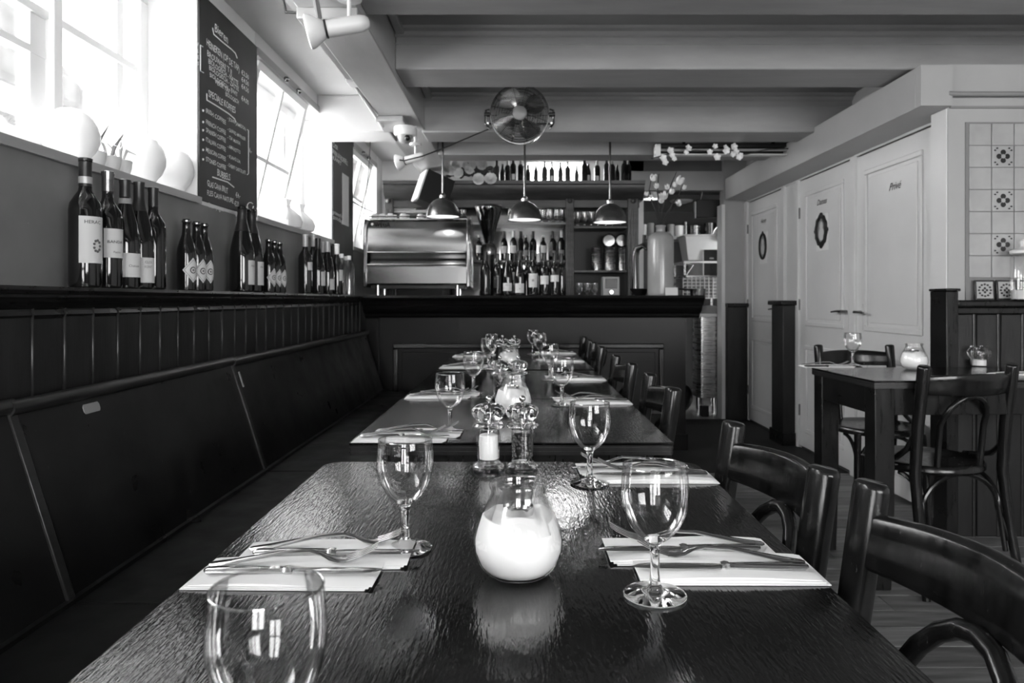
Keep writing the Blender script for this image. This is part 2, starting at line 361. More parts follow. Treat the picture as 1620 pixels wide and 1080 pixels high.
# right wall with three doors, bulkhead
wrt = sroot('wall_right')
DT = 1.958
B(RX, RX+.12, 3.38, 6.6, DT+.02, CZ).build('upper_wall', M['wallp'], wrt)
for a, b in ((3.35, 3.50), (5.24, 5.50)): B(RX, RX+.12, a, b, 0, DT+.02).build('wall_pier', M['door'], wrt)
B(RX+.06, RX+.12, 3.4, 6.6, 0, DT+.02).build('backing', M['door'], wrt)
blk = sroot('trim_10')
B(1.84, RX+.02, 3.28, 6.30, 1.973, 2.159).build('bulkhead', M['wallp'], blk, bevel=.003); B(1.84, 1.984, 3.235, 3.28, 1.973, 2.159).build('bulkhead_end', M['wallp'], blk)
B(RX-.012, RX+.001, 3.46, 6.44, DT+.002, DT+.018).build('door_head_trim', M['door'], blk)
B(1.99, RX+.02, 5.2, 6.2, 2.159, 2.26).build('upper_step', M['ceil'], blk)
def jamb(a, b): B(RX-.022, RX+.01, a, b, 0, DT+.01).build('door_jamb', M['door'], wrt, bevel=.003)
jamb(3.46, 3.512); jamb(4.325, 4.39); jamb(5.20, 5.255); jamb(5.48, 5.535); jamb(6.37, 6.44)
def door(n, a, b, handle_y, hdir):
    r = sroot(n); t = .035; x = RX-.005
    B(x, x+t, a, b, .02, DT-.005).build('door_leaf', M['door'], r, bevel=.002)
    st = .105
    for z0, z1 in ((.13, .76), (.90, 1.855)):
        y0, y1 = a+st, b-st
        # stuck moulding frame proud of the leaf and a fielded panel
        for (p, q, u, v) in ((y0, y1, z0, z0+.03), (y0, y1, z1-.03, z1), (y0, y0+.03, z0+.03, z1-.03), (y1-.03, y1, z0+.03, z1-.03)):
            B(x-.012, x+.002, p, q, u, v).build('panel_moulding', M['door'], r, bevel=.006, seg=3)
        B(x-.006, x+.002, y0+.05, y1-.05, z0+.05, z1-.05).build('panel', M['door'], r, bevel=.004)
    h = MB(); h.cyl((x-.004, handle_y, 1.012), (x-.05, handle_y, 1.012), .009); h.tube([(x-.048, handle_y, 1.012), (x-.052, handle_y+hdir*.03, 1.014), (x-.05, handle_y+hdir*.12, 1.008)], [.009, .008, .006], 8)
    h.lathe([(.001, 0), (.024, 0), (.022, .006), (.001, .008)], 16)
    hh = h.build('door_handle', M['chromed'], r)
    B(x-.003, x, handle_y-.016, handle_y+.016, .90, 1.06).build('lock_plate', M['door'], r)
    for hz in (.28, 1.05, 1.72):
        hy = b-.004 if handle_y < (a+b)/2 else a-.006
        B(x-.012, x+.004, hy, hy+.01, hz-.04, hz+.04).build('hinge', M['chromed'], r)
    return r
d1 = door('door_1', 5.535, 6.37, 5.595, 1); d2 = door('door_2', 4.39, 5.20, 4.45, 1); d3 = door('door_3', 3.512, 4.325, 4.265, -1)
for d, y, z, s, sz in ((d1, 5.96, 1.735, 'Heren', .05), (d2, 4.81, 1.735, 'Dames', .055), (d3, 3.875, 1.69, 'Privé', .06)):
    text(s, sz, (RX-.0125, y, z), (0, -1, 0), (0, 0, 1), M['ink'], d, shear=.45, align='c')
def oval(name, label, y, z, h, w, ornate):
    t = thing(name, label, 'picture', (RX-.012, y, z))
    B(-.004, 0, -w*.62, w*.62, -h*.72, h*.58).build('backing_card', M['matte'] if ornate else M['matte'], t)
    pts = []
    n = 40
    for k in range(n):
        a = 2*PI*k/n; wob = 1+.05*math.sin(a*10) if ornate else 1
        pts.append((-.010, w/2*math.cos(a)*wob, h/2*math.sin(a)*wob))
    MB().tube(pts, .013 if ornate else .010, 8, closed=True).build('oval_frame', M['ink'], t)
    MB().prism([(w*.42*math.cos(2*PI*k/24), h*.44*math.sin(2*PI*k/24)) for k in range(24)], 'x', -.008, -.003).build('portrait', M['grey'] if not ornate else M['labeld'], t)
    m = MB(); m.sphere((-.010, .0, h*.16), w*.17, 10, 8, (.1, 1, 1.25)); m.sphere((-.009, 0, -h*.12), w*.28, 10, 8, (.08, 1, 1.1))
    m.build('portrait_figure', M['plastic'], t)
    if ornate:
        k = MB()
        for a in (0, PI/2, PI, 3*PI/2):
            k.sphere((-.011, w*.57*math.cos(a), h*.55*math.sin(a)), .018, 8, 6, (.6, 1, 1))
        k.build('frame_finial', M['ink'], t)
    else: MB().sphere((-.010, 0, h*.53), .014, 8, 6, (.5, 1, 1.4)).build('frame_finial', M['ink'], t)
oval('oval_picture', 'ornate dark oval framed portrait on the middle white door', 4.80, 1.555, .19, .15, True)
oval('oval_picture', 'plain dark oval framed portrait on the farthest white door', 5.95, 1.535, .205, .15, False)
# dark posts with caps
p = sroot('trim_11')
B(1.962, RX+.001, 5.25, 5.485, 0, 1.045).build('half_height_post', M['board'], p, bevel=.004)
B(1.938, RX+.001, 5.22, 5.51, 1.045, 1.08).build('post_cap', M['wood'], p, bevel=.008); B(1.95, RX, 5.235, 5.50, 0, .1).build('post_plinth', M['wood'], p)
# far return wall
wf = sroot('wall_far')
B(1.868, RX+.1, 6.44, 6.56, 0, CZ).build('return_wall', M['wallp'], wf)
B(1.845, 1.875, 6.42, 6.57, 0, 1.95).build('edge_trim', M['frame'], wf)
B(1.885, RX-.01, 6.37, 6.44, 0, 1.02).build('dark_panel', M['board'], wf, bevel=.003)
B(1.88, RX-.005, 6.35, 6.44, 1.02, 1.055).build('panel_cap', M['wood'], wf, bevel=.006)
B(-1.62, 1.15, 6.5, 6.6, 0, CZ).build('bar_rear_wall', M['plaster'], wf)
B(1.10, 1.15, 6.6, 8.6, 0, CZ).build('kitchen_left_wall', M['kwall'], wf)
B(1.1, 4.6, 8.6, 8.7, 0, CZ).build('kitchen_end_wall', M['kwall'], wf)
B(2.6, 2.7, 6.6, 8.6, 0, CZ).build('kitchen_right_wall', M['kwall'], wf)
B(.98, 2.12, 6.46, 6.54, 2.085, 2.26).build('kitchen_head', M['wallp'], wf, bevel=.004); B(.98, 2.12, 6.50, 6.56, 2.26, CZ).build('kitchen_head_recess', M['kwall'], wf)

# tile wall on the right
TY = 3.27
wt = sroot('wall_tiled')
B(1.985, 4.6, TY, TY+.13, 0, 2.172).build('tiled_wall_body', M['wallp'], wt)
B(1.979, 1.984, TY+.005, TY+.125, 0, 1.97).build('wall_corner_trim', M['door'], wt)
B(2.063, 4.5, TY-.006, TY+.001, 1.085, 1.905).build('grout_bed', M['grout'], wt)
def flower(mb, cx, cz, r, y):
    for k in range(4):
        a = k*PI/2
        mb.prism([(cx+math.cos(a)*r*.46+r*.30*math.cos(t*PI/6), cz+math.sin(a)*r*.46+r*.30*math.sin(t*PI/6)) for t in range(12)], 'y', y, y-.0012)
        b = a+PI/4; px, pz = cx+math.cos(b)*r*1.12, cz+math.sin(b)*r*1.12
        for dd in (-.14, .14):
            mb.prism([(px+r*dd*math.cos(b+PI/2)*1.2+r*.13*math.cos(t*PI/4)+0, pz+r*dd*math.sin(b+PI/2)*1.2+r*.09*math.sin(t*PI/4)) for t in range(8)], 'y', y, y-.0012)
for c in range(6):
    for r_ in range(8):
        x0 = 2.075+c*.1035; z1 = 1.897-r_*.1015
        if r_ == 7: continue
        t = B(x0+.002, x0+.1015, TY-.012-rng.random()*.0012, TY-.005, z1-.0995, z1-.001).build('wall_tile', M['tile'], wt, bevel=.002, seg=2)
        if c in (1, 4) and r_ in (1, 3, 5):
            f = MB(); flower(f, x0+.052, z1-.050, .041, TY-.0132); f.build('flower_print', M['tileprint'], t)
            MB().prism([(x0+.052+.010*math.cos(q*PI/6), z1-.050+.010*math.sin(q*PI/6)) for q in range(12)], 'y', TY-.0143, TY-.0150).build('flower_eye', M['tile'], t)
for c in range(5):
    x0 = 2.088+c*.100
    t = thing('patterned_tile', ['small patterned tile with dark border standing leftmost on the panelling ledge', 'small patterned tile with dark border standing second on the panelling ledge', 'patterned tile standing behind the glass jar on the ledge', 'patterned tile on the ledge right of the glass jar', 'patterned tile on the ledge farthest right'][c], 'tile', (x0, TY-.035, 1.0845), group='loose patterned tiles on the ledge')
    t.rotation_euler = (-.06, 0, 0)
    B(0, .090, 0, .008, 0, .092).build('tile_body', M['tileprint'], t, bevel=.002)
    B(.008, .082, -.001, 0, .008, .084).build('glazed_face', M['tile'], t)
    f = MB()
    for k in range(12):
        a = k*PI/6; f.prism([(.045+.027*math.cos(a)+.006*math.cos(q*PI/3), .045+.027*math.sin(a)+.005*math.sin(q*PI/3)) for q in range(6)], 'y', -.0011, -.002)
    for k in range(4):
        a = k*PI/2; f.prism([(.045+.009*math.cos(a)+.006*math.cos(q*PI/3), .045+.009*math.sin(a)+.006*math.sin(q*PI/3)) for q in range(6)], 'y', -.0011, -.002)
    f.build('printed_motif', M['tileprint'], t)
pr = sroot('trim_12'); MB().tube([(1.97, TY-.03, 2.03), (2.0, TY-.035, 2.026), (4.5, TY-.035, 2.026)], .011, 10).build('picture_rail', M['ceil'], pr)
B(1.99, 4.5, TY-.012, TY+.001, 1.968, 1.978).build('wall_bead', M['ceil'], pr)
pw = sroot('trim_13')
B(1.985, 4.5, TY-.07, TY+.001, 1.052, 1.084).build('panelling_ledge', M['wood'], pw, bevel=.008)
B(1.985, 4.5, TY-.045, TY+.001, 1.02, 1.052).build('panelling_rail', M['wood'], pw, bevel=.006)
B(1.93, 1.984, TY-.08, TY+.05, 0, 1.125).build('panelling_post', M['wood'], pw, bevel=.004)
B(1.924, 1.99, TY-.088, TY+.05, 1.125, 1.137).build('post_cap', M['wood'], pw, bevel=.003)
x = 1.99; k = 0
while x < 4.4:
    B(x+.002, x+.108, TY-.022, TY, 0, 1.02).build('wainscot_board', M['board'], pw, bevel=.004, seg=1)
    MB().prism([(x+.100+.008*math.cos(q*PI/4), TY-.022+.006*math.sin(q*PI/4)) for q in range(8)], 'z', 0, 1.02).build('wainscot_bead', M['rail'], pw)
    x += .111
j = thing('glass_jar', 'tall clear glass jar with a knob lid on the tiled wall ledge', 'jar', (2.262, TY-.095, 1.0842))
MB().lathe([(.001, 0), (.045, 0), (.048, .01), (.048, .19), (.04, .205)], 24).build('jar_body', M['jar'], j)
MB().lathe([(.04, .205), (.05, .21), (.05, .222), (.02, .235), (.008, .24), (.013, .25), (.015, .262), (.008, .272), (.001, .275)], 24).build('jar_lid', M['plastic'], j)
MB().lathe([(.001, .005), (.041, .005), (.041, .045), (.001, .05)], 20).build('jar_contents', M['plastic'], j)

# ================================================================== BENCH
bn = thing('wall_bench', 'long dark wooden wall bench with a leaning panelled back under the bottle ledge', 'bench')
divs = [.15, 1.48, 2.62, 4.93]
def slant(y0, y1, t=.02, e0=.45, e1=.852, inset=0):
    return MB().prism([(-.935, e0), (-1.062, e1), (-1.082, e1), (-.955, e0)], 'y', y0+inset, y1-inset)
for a, b in zip(divs[:-1], divs[1:]):
    slant(a, b, inset=.008).build('back_panel', M['bench'], bn, bevel=.003)
    B(-.96, -.50, a+.0015, b-.0015, .43, .452).build('seat_board', M['bench'], bn, bevel=.004)
for i, (a, b) in enumerate(zip(divs[:-1], divs[1:])):
    MB().tube([(-1.065+.004*i, a-.01, .862-.003*i), (-1.065+.004*i, b+.01, .862-.003*i)], .017, 12).build('top_rail', M['rail'], bn)
for d in divs[1:-1]:
    MB().prism([(-.930, .455), (-1.056, .85), (-1.066, .85), (-.940, .455)], 'y', d-.012, d+.012).build('cover_strip', M['rail'], bn, bevel=.002)
    B(-1.0, -.94, d-.02, d-.006, .452, .46) if False else None
B(-.98, -.52, .15, 4.93, 0, .43).build('bench_box', M['bench'], bn)
B(-.945, -.925, .15, 4.93, .452, .462).build('seat_bead', M['bench'], bn)
B(-1.25, -1.075, .15, 4.93, .3, .86).build('back_support', M['bench'], bn)
pl = MB().prism([(-.028, -.012), (.028, -.012), (.033, -.006), (.033, .006), (.028, .012), (-.028, .012), (-.033, .006), (-.033, -.006)], 'x', 0, .0025).build('brass_plaque', M['grey'], bn, bevel=.0008, label='small pale metal plaque')
c = onX(164, 645, -1.02); pl.location = (c.x+.002, c.y, c.z); pl.rotation_euler = (0, -math.atan(.127/.402), 0)
tt = -1.062+(.852-c.z)*.127/.402; pl.location.x = tt+.001
sl = MB().tube([(0, -.0, -.03), (0, 0, .03)], .006, 8).build('finger_slot', M['rail'], bn); c = onX(386, 600, -1.03); sl.location = (-1.062+(.852-c.z)*.127/.402, c.y, c.z); sl.rotation_euler = (0, -.3, 0)

# ================================================================== BAR
BY = 5.1
bar = thing('bar_counter', 'black panelled bar counter with heavy moulded top at the end of the room', 'bar counter')
B(-1.1, 1.207, BY, 5.5, 0, .98).build('bar_body', M['bar'], bar, bevel=.004)
prof = [(BY+.01, .955), (BY-.015, .958), (BY-.03, .97), (BY-.035, .985), (BY-.06, .995), (BY-.085, 1.01), (BY-.10, 1.03), (BY-.105, 1.045), (BY-.13, 1.05), (BY-.14, 1.07), (BY-.15, 1.082), (BY-.165, 1.09), (BY-.172, 1.10), (BY-.168, 1.112), (BY-.16, 1.117), (BY+.01, 1.117)]
MB().prism(prof, 'x', -1.10, 1.30, smooth=True).build('front_cornice', M['barwood'], bar, sharp=25)
MB().prism([(1.2+(BY-u), v) for u, v in prof][::-1] if False else [(1.207+(BY-u)*.62, v) for u, v in prof], 'y', BY, 5.6, smooth=True).build('side_cornice', M['barwood'], bar, sharp=25)
B(-1.24, 1.20, BY+.005, 5.62, 1.085, 1.1165).build('counter_top', M['bar'], bar, bevel=.003)
for (x0, x1, z0, z1) in ((-.902, 1.048, .735, .772), (-.902, 1.048, .26, .297), (-.902, -.865, .297, .735), (1.011, 1.048, .297, .735)):
    B(x0, x1, BY-.018, BY+.001, z0, z1).build('panel_moulding', M['barwood'], bar, bevel=.008, seg=3)
B(-.84, .985, BY-.006, BY+.001, .325, .71).build('raised_panel', M['bar'], bar, bevel=.004)
B(-1.1, -1.0, BY-.02, BY+.001, 0, .955).build('left_pilaster', M['bar'], bar, bevel=.005)
B(-1.0, 1.22, BY-.015, BY+.001, 0, .12).build('plinth', M['bar'], bar, bevel=.004)

# ================================================================== TABLES
def rrect(x0, x1, y0, y1, r, n=5):
    pts = []
    for cx, cy, a0 in ((x1-r, y0+r, -PI/2), (x1-r, y1-r, 0), (x0+r, y1-r, PI/2), (x0+r, y0+r, PI)):
        for k in range(n+1):
            a = a0+PI/2*k/n; pts.append((cx+r*math.cos(a), cy+r*math.sin(a)))
    return pts
def table(label, x0, x1, y0, y1, z=.75, r=.03, leg=.06, topm='table', name='dining_table', group=None, ovh=.07, aph=.09, outer=None):
    t = thing(name, label, 'table', ((x0+x1)/2, (y0+y1)/2, 0), group=group)
    w, d = (x1-x0)/2, (y1-y0)/2
    MB().prism(rrect(-w, w, -d, d, r), 'z', z-.007, z, smooth=True).build('table_top', M[topm], t, bevel=.002, seg=2, sharp=50)
    m = MB()
    for k in range(5):
        i = .0012 if k % 2 == 0 else 0
        m.prism(rrect(-w+i, w-i, -d+i, d-i, r), 'z', z-.0072-(k+1)*.0045, z-.0072-k*.0045)
    m.build('plywood_edge', M['rail'], t)
    o = ovh; zb = z-.030
    for (a, b, c, e) in ((-w+o, w-o, -d+o, -d+o+.022), (-w+o, w-o, d-o-.022, d-o), (-w+o, -w+o+.022, -d+o+.022, d-o-.022), (w-o-.022, w-o, -d+o+.022, d-o-.022)):
        B(a, b, c, e, zb-aph, zb).build('apron', M['wood'], t, bevel=.002)
    for sx in (-1, 1):
        for sy in (-1, 1):
            cx, cy = sx*(w-o-leg/2+.004), sy*(d-o-leg/2+.004)
            MB().rings([[(cx+a*s_, cy+b*s_, zz) for a, b in ((-1, -1), (1, -1), (1, 1), (-1, 1))] for s_, zz in ((leg/2*.8, 0), (leg/2, .3), (leg/2, zb))], smooth=False).build('leg', M['wood'], t, bevel=.003)
    return t
TX0, TX1 = -.397, .366
table('nearest dark dining table of the long row, holding the large candle jar', TX0, TX1, .22, 1.470, r=.035, topm='table')
table('dark table second from the front of the long row', TX0-.003, TX1, 1.665, 2.398, r=.008, ovh=.06)
table('dark table third from the front of the long row', TX0, TX1-.002, 2.402, 3.34, r=.008)
table('dark table fourth from the front of the long row', TX0+.004, TX1+.002, 3.42, 4.07, r=.008)
table('farthest dark table of the long row, up against the bar', TX0, TX1, 4.075, 4.66, r=.008)
tr = table('heavy dark square-legged table on the right before the white doors', 1.31, 2.75, 2.655, 3.17, z=.785, leg=.075, r=.004, ovh=.012, aph=.10)

tr.rotation_euler = (0, 0, math.radians(2.2))
# ================================================================== CHAIRS
def arc(c, r, a0, a1, n, u, v):
    c, u, v = Vector(c), Vector(u), Vector(v)
    return [c+u*(r*math.cos(a0+(a1-a0)*i/n))+v*(r*math.sin(a0+(a1-a0)*i/n)) for i in range(n+1)]
def make_chair(label, group, loc, rz):
    t = thing('bentwood_chair', label, 'chair', loc, rz, group)
    m = M['chair']
    for s in (-1, 1):
        pts = [(s*.205, -.245, 0), (s*.196, -.205, .2), (s*.190, -.172, .44), (s*.190, -.185, .62), (s*.190, -.205, .76), (s*.190, -.216, .836), (s*.190, -.2172, .8425), (s*.190, -.2178, .846)]
        MB().tube(pts, [.014, .017, .020, .0215, .0225, .023, .0215, .017], 20).build('rear_post', m, t)
        MB().tube([(s*.155, .150, .44), (s*.165, .165, .2), (s*.178, .185, 0)], [.017, .016, .012], 14).build('leg', m, t)
        # hip brace: from the post down to the side of the seat
        a = [Vector((s*.192, -.178, .60)), Vector((s*.205, -.150, .53)), Vector((s*.212, -.10, .487)), Vector((s*.206, -.04, .470)), Vector((s*.20, .02, .463))]
        MB().tube(a, [.010, .011, .011, .011, .010], 10).build('hip_brace', m, t)
        # bent braces under the seat
        a = arc((s*.165, .035, .30), .12, 0, PI/2, 8, (0, 1, 0), (0, 0, 1)); MB().tube([(s*.17, .158, .16)]+a, .009, 8).build('side_brace', m, t)
        a = arc((s*.165, -.06, .30), .12, 0, PI/2, 8, (0, -1, 0), (0, 0, 1)); MB().tube([(s*.175, -.20, .14)]+a, .009, 8).build('side_brace', m, t)
    a = arc((0, .155, .30), .145, 0, PI, 14, (1, 0, 0), (0, 0, .9)); MB().tube([(.160, .165, .16)]+a+[(-.160, .165, .16)], .009, 8).build('front_brace', m, t)
    a = arc((0, -.175, .30), .165, 0, PI, 14, (1, 0, 0), (0, 0, .8)); MB().tube([(.188, -.205, .18)]+a+[(-.188, -.205, .18)], .009, 8).build('rear_brace', m, t)
    # back rail
    R = []
    for i in range(17):
        u = -1+2*i/16; x = u*.186; bul = .052*(1-u*u); h = .034+.007*(1-u*u); zc = .772+.003*(1-u*u); y0 = -.203-bul
        tx = Vector((1, .052*2*u/.186*1, 0)).normalized(); nx = Vector((-tx.y, tx.x, 0))
        ring = []
        for a_, b_ in ((-.6, -1), (.6, -1), (1, -.86), (1, -.3), (1, .3), (1, .86), (.6, 1), (-.6, 1), (-1, .86), (-1, .3), (-1, -.3), (-1, -.86)):
            ring.append((x+nx.x*a_*.0095, y0+nx.y*a_*.0095-(b_*.006), zc+b_*h))
        R.append(ring)
    MB().rings(R).build('back_rail', m, t, sharp=60)
    # hoop
    hp = [(.092, -.168, .455), (.094, -.176, .54)]+[(.094*math.cos(q*PI/10), -.185-.05*math.sin(q*PI/10), .62+.112*math.sin(q*PI/10)) for q in range(11)]+[(-.094, -.176, .54), (-.092, -.168, .455)]
    MB().tube(hp, .0115, 12).build('back_hoop', m, t)
    # seat
    MB().lathe([(.001, .452), (.12, .450), (.165, .454), (.185, .462), (.200, .463), (.207, .455), (.208, .44), (.200, .430), (.001, .430)], 40).build('seat', m, t)
    return t
G = 'bentwood chairs along the right of the long table'
c0 = make_chair('nearest bentwood chair, cut off by the right edge of the photo', G, (.262, .745, 0), math.radians(90))
c0.location = (.250, .745, 0)
for lab, x, y, a in (('bentwood chair second from the front, pushed in at the near table', .215, 1.198, 92), ('bentwood chair at the near end of the second table', .212, 2.135, 89), ('bentwood chair behind the one at the second table', .215, 2.895, 91), ('bentwood chair second from the bar end of the row', .214, 3.86, 90), ('bentwood chair nearest the bar', .214, 4.46, 90)):
    copy_tree(c0, lab, (x, y, 0), math.radians(a), G)
copy_tree(c0, 'bentwood chair with its back to the camera at the right table', (1.625, 2.83, 0), math.radians(11), 'chairs at the right table')
copy_tree(c0, 'bentwood chair behind the right table, facing the camera, before the white door', (1.79, 3.56, 0), math.radians(180), 'chairs at the right table')

# ================================================================== TABLEWARE
wg = thing('wine_glass', 'empty wine glass at the front left, cut off by the bottom of the photo', 'glass', (0, 0, 0), 0, 'wine glasses on the long table')
MB().lathe([(.001, 0), (.033, 0), (.0355, .0012), (.0355, .0025), (.030, .004), (.018, .0065), (.009, .010), (.0065, .014), (.001, .0141)], 48).build('foot', M['wine'], wg, sharp=60)
MB().lathe([(.001, .0143), (.0064, .0143), (.0058, .02), (.0052, .03), (.0052, .048), (.0062, .057), (.0085, .0615), (.0125, .0640), (.009, .0668), (.001, .0672)], 24).build('stem', M['wine'], wg, sharp=60)
MB().lathe([(.0128, .0642), (.018, .068), (.027, .078), (.0345, .093), (.0382, .110), (.0380, .125), (.0368, .140), (.0357, .1475)], 48).build('bowl', M['bowl'], wg)
MB().tube([(.0356*math.cos(2*PI*k/48), .0356*math.sin(2*PI*k/48), .1480) for k in range(48)], .0009, 8, closed=True).build('rim', M['rimg'], wg)
S_G = 'wine glasses on the long table'
def gl(x, y, lab, z=.75, first=False, grp=S_G):
    p = onZ(x, y, z+.0005)
    if first: wg.location = p; return
    copy_tree(wg, lab, p, 0, grp)
wg.location = (-.164, .462, .7505)
for x, y, lab in ((641, 868, 'empty wine glass beside the fork on the left of the near table'), (1036, 942, 'empty wine glass in front of the napkins on the right of the near table'), (933, 765, 'empty wine glass behind the tallest right-hand one, by the near table end'),
                  (712, 683, 'wine glass on the left at the near end of the second table'), (749, 622, 'wine glass on the left, third from the camera'), (773, 584, 'wine glass on the left before the farthest left one'), (778, 572, 'farthest wine glass on the left of the long row'),
                  (889, 641, 'wine glass on the right at the second table'), (870, 601, 'wine glass on the right of the third table'), (854, 570, 'wine glass on the right of the fourth table'), (843, 560, 'farthest wine glass on the right of the long row')):
    gl(x, y, lab)
copy_tree(wg, 'wine glass on the dark table on the right', onZ(1349, 578, .7855), 0, 'glassware on the right table')

def jarlight(label, loc, s=1.0, group=None):
    t = thing('candle_jar', label, 'candle jar', loc, 0, group); t.scale = (s,)*3
    outer = [(.001, 0), (.030, 0), (.038, .003), (.047, .012), (.0535, .028), (.0545, .042), (.051, .058), (.0435, .076), (.037, .090), (.0335, .099), (.0335, .103), (.0355, .106), (.0362, .109), (.0352, .112), (.0335, .1125)]
    inn = [(.0322, .110), (.0315, .103), (.0315, .099), (.035, .089), (.0415, .075), (.049, .057), (.0524, .042)]
    MB().lathe(outer+inn, 48).build('glass_jar', M['jar'], t)
    w = [(.001, .0035), (.030, .0035), (.0375, .006), (.0455, .014), (.0518, .029), (.0526, .042), (.0492, .0565), (.044, .070)]
    n = 48; R = []
    for r, z in w: R.append([(r*math.cos(2*PI*k/n), r*math.sin(2*PI*k/n), z+(.004*math.sin(2*PI*k/n*2+1) if z > .065 else 0)) for k in range(n)])
    R.append([((.034)*math.cos(2*PI*k/n), .034*math.sin(2*PI*k/n), .076+.003*math.sin(2*PI*k/n*3)) for k in range(n)])
    R.append([(.016*math.cos(2*PI*k/n), .016*math.sin(2*PI*k/n), .0735) for k in range(n)])
    MB().rings(R).build('white_filling', M['wax'], t)
    MB().lathe([(.001, .0725), (.0185, .0725), (.019, .083), (.018, .084), (.0175, .079), (.001, .079)], 20).build('tealight_cup', M['chrome'], t)
    return t
j0 = jarlight('large round glass jar filled with white wax on the near table', (0, .868, .7505), 1.0, 'candle jars')
copy_tree(j0, 'round candle jar behind the near salt and pepper mills', (onZ(812, 655, .7505)), 0, 'candle jars')
copy_tree(j0, 'round candle jar in the middle of the far tables', (-.045, 3.50, .7505), 0, 'candle jars')
copy_tree(j0, 'small round candle jar on the right table behind the chair back', onZ(1446, 584, .7855), 0, 'candle jars')
# patterned tea light glass on the right table
t = thing('tealight_glass', 'dimpled glass tealight holder at the wall end of the right table', 'tealight holder', onZ(1549, 579, .7855))
m = MB(); R = []
for j_, (r, z) in enumerate([(.001, 0), (.03, 0), (.034, .01), (.036, .03), (.044, .05), (.046, .065), (.040, .078), (.036, .085), (.038, .092)]):
    R.append([(r*(1+(.10*math.sin(k*PI/3) if 3 < j_ < 7 else 0))*math.cos(2*PI*k/36), r*(1+(.10*math.sin(k*PI/3) if 3 < j_ < 7 else 0))*math.sin(2*PI*k/36), z) for k in range(36)])
m.rings(R, caps=False).build('dimpled_glass', M['jar'], t); MB().lathe([(.001, .004), (.028, .004), (.028, .03), (.001, .03)], 20).build('tealight', M['wax'], t)

def mill(label, loc, fill):
    t = thing('salt_mill' if fill == 'salt' else 'pepper_mill', label, 'salt mill' if fill == 'salt' else 'pepper mill', loc, 0, 'salt and pepper mills')
    MB().lathe([(.001, 0), (.029, 0), (.0315, .003), (.0315, .007), (.028, .011), (.023, .0135), (.001, .0135)], 36).build('base', M['acrylic'], t)
    if fill == 'salt': pr_ = [(.0215, .014), (.0235, .03), (.0242, .045), (.0235, .062), (.0215, .0795)]
    else: pr_ = [(.0222, .014), (.0222, .0795)]
    MB().lathe(pr_, 36).build('clear_body', M['jar'], t)
    MB().lathe([(.001, .0235 if fill != 'salt' else .020), (.0175, .0235 if fill != 'salt' else .020), (.0185, .028), (.0185, .066), (.0165, .068), (.001, .069)], 28).build('salt_filling' if fill == 'salt' else 'pepper_filling', M['salt' if fill == 'salt' else 'ink'], t)
    if fill != 'salt':
        r_ = random.Random(5); pm = MB()
        for k in range(170):
            a = r_.uniform(0, 2*PI); pm.sphere((.0192*math.cos(a), .0192*math.sin(a), r_.uniform(.026, .068)), .0023, 6, 4)
        o = pm.build('peppercorns', M['inkgrey'], t); o['kind'] = 'stuff'
    MB().lathe([(.001, .080), (.024, .080), (.0315, .083), (.0325, .087), (.030, .091), (.024, .0925), (.001, .0925)], 36).build('collar', M['acrylic'], t)
    R = []
    for r, z, am in [(.001, .0930, 0), (.021, .0930, 0), (.0225, .097, .02), (.029, .104, .06), (.0315, .112, .08), (.030, .120, .08), (.024, .1265, .05), (.012, .130, 0), (.001, .131, 0)]:
        R.append([(r*(1+am*math.sin(k*PI/4*1.0))*math.cos(2*PI*k/48), r*(1+am*math.sin(k*PI/4*1.0))*math.sin(2*PI*k/48), z) for k in range(48)])
    MB().rings(R, caps=False).build('crown_knob', M['wine'], t)
    MB().cyl((0, 0, .069), (0, 0, .133), .0026, n=12).build('spindle', M['chrome'], t)
    MB().sphere((0, 0, .139), .0066, 16, 10).build('finial_ball', M['chrome'], t)
    return t
sm = mill('salt mill full of white salt beside the near candle jar', onZ(773, 741, .7505), 'salt')
pm = mill('pepper mill with dark peppercorns beside the near salt mill', onZ(826.5, 741, .7505), 'pepper')
copy_tree(pm, 'pepper mill on the left of the second pair, behind the second candle jar', onZ(791, 630, .7505)); copy_tree(sm, 'salt mill on the right of the second pair, behind the second candle jar', onZ(820, 630, .7505))
copy_tree(pm, 'pepper mill on the left of the farthest pair', onZ(795, 573, .7505)); copy_tree(sm, 'salt mill on the right of the farthest pair', onZ(814, 573, .7505))

# napkins, knives, forks.  local +x points from handle to tip
def make_napkin(label, w=.215, d=.098, group='folded paper napkins'):
    t = thing('paper_napkin', label, 'napkin', (0, 0, 0), 0, group)
    for k in range(3):
        n = 14; R = []
        for i in range(n+1):
            u = i/n; x = -w/2+w*u+.004*k; lift = .0014*k+(.0022*math.sin(u*PI*1.0)*(k+1)*.5)
            R.append([(x, -d/2+.002*k, .0004+.0015*k), (x, d/2-.003*k, .0004+.0015*k), (x, d/2-.003*k, .0015+lift), (x, 0, .0017+lift*1.4), (x, -d/2+.002*k, .0013+.0013*k+.0026*max(0, math.sin(u*PI*1.6))*(k == 2))])
        MB().rings(R, smooth=True).build('napkin_fold', M['napkin'], t)
    return t
def strip(st, n=None):                                       # stations (x, halfwidth, z, halfthickness, yoffset)
    R = []
    for x, w_, z, h, *yo in st:
        yo = yo[0] if yo else 0
        R.append([(x, yo-w_, z), (x, yo-w_*.6, z-h), (x, yo+w_*.6, z-h), (x, yo+w_, z), (x, yo+w_*.6, z+h), (x, yo-w_*.6, z+h)])
    return MB().rings(R)
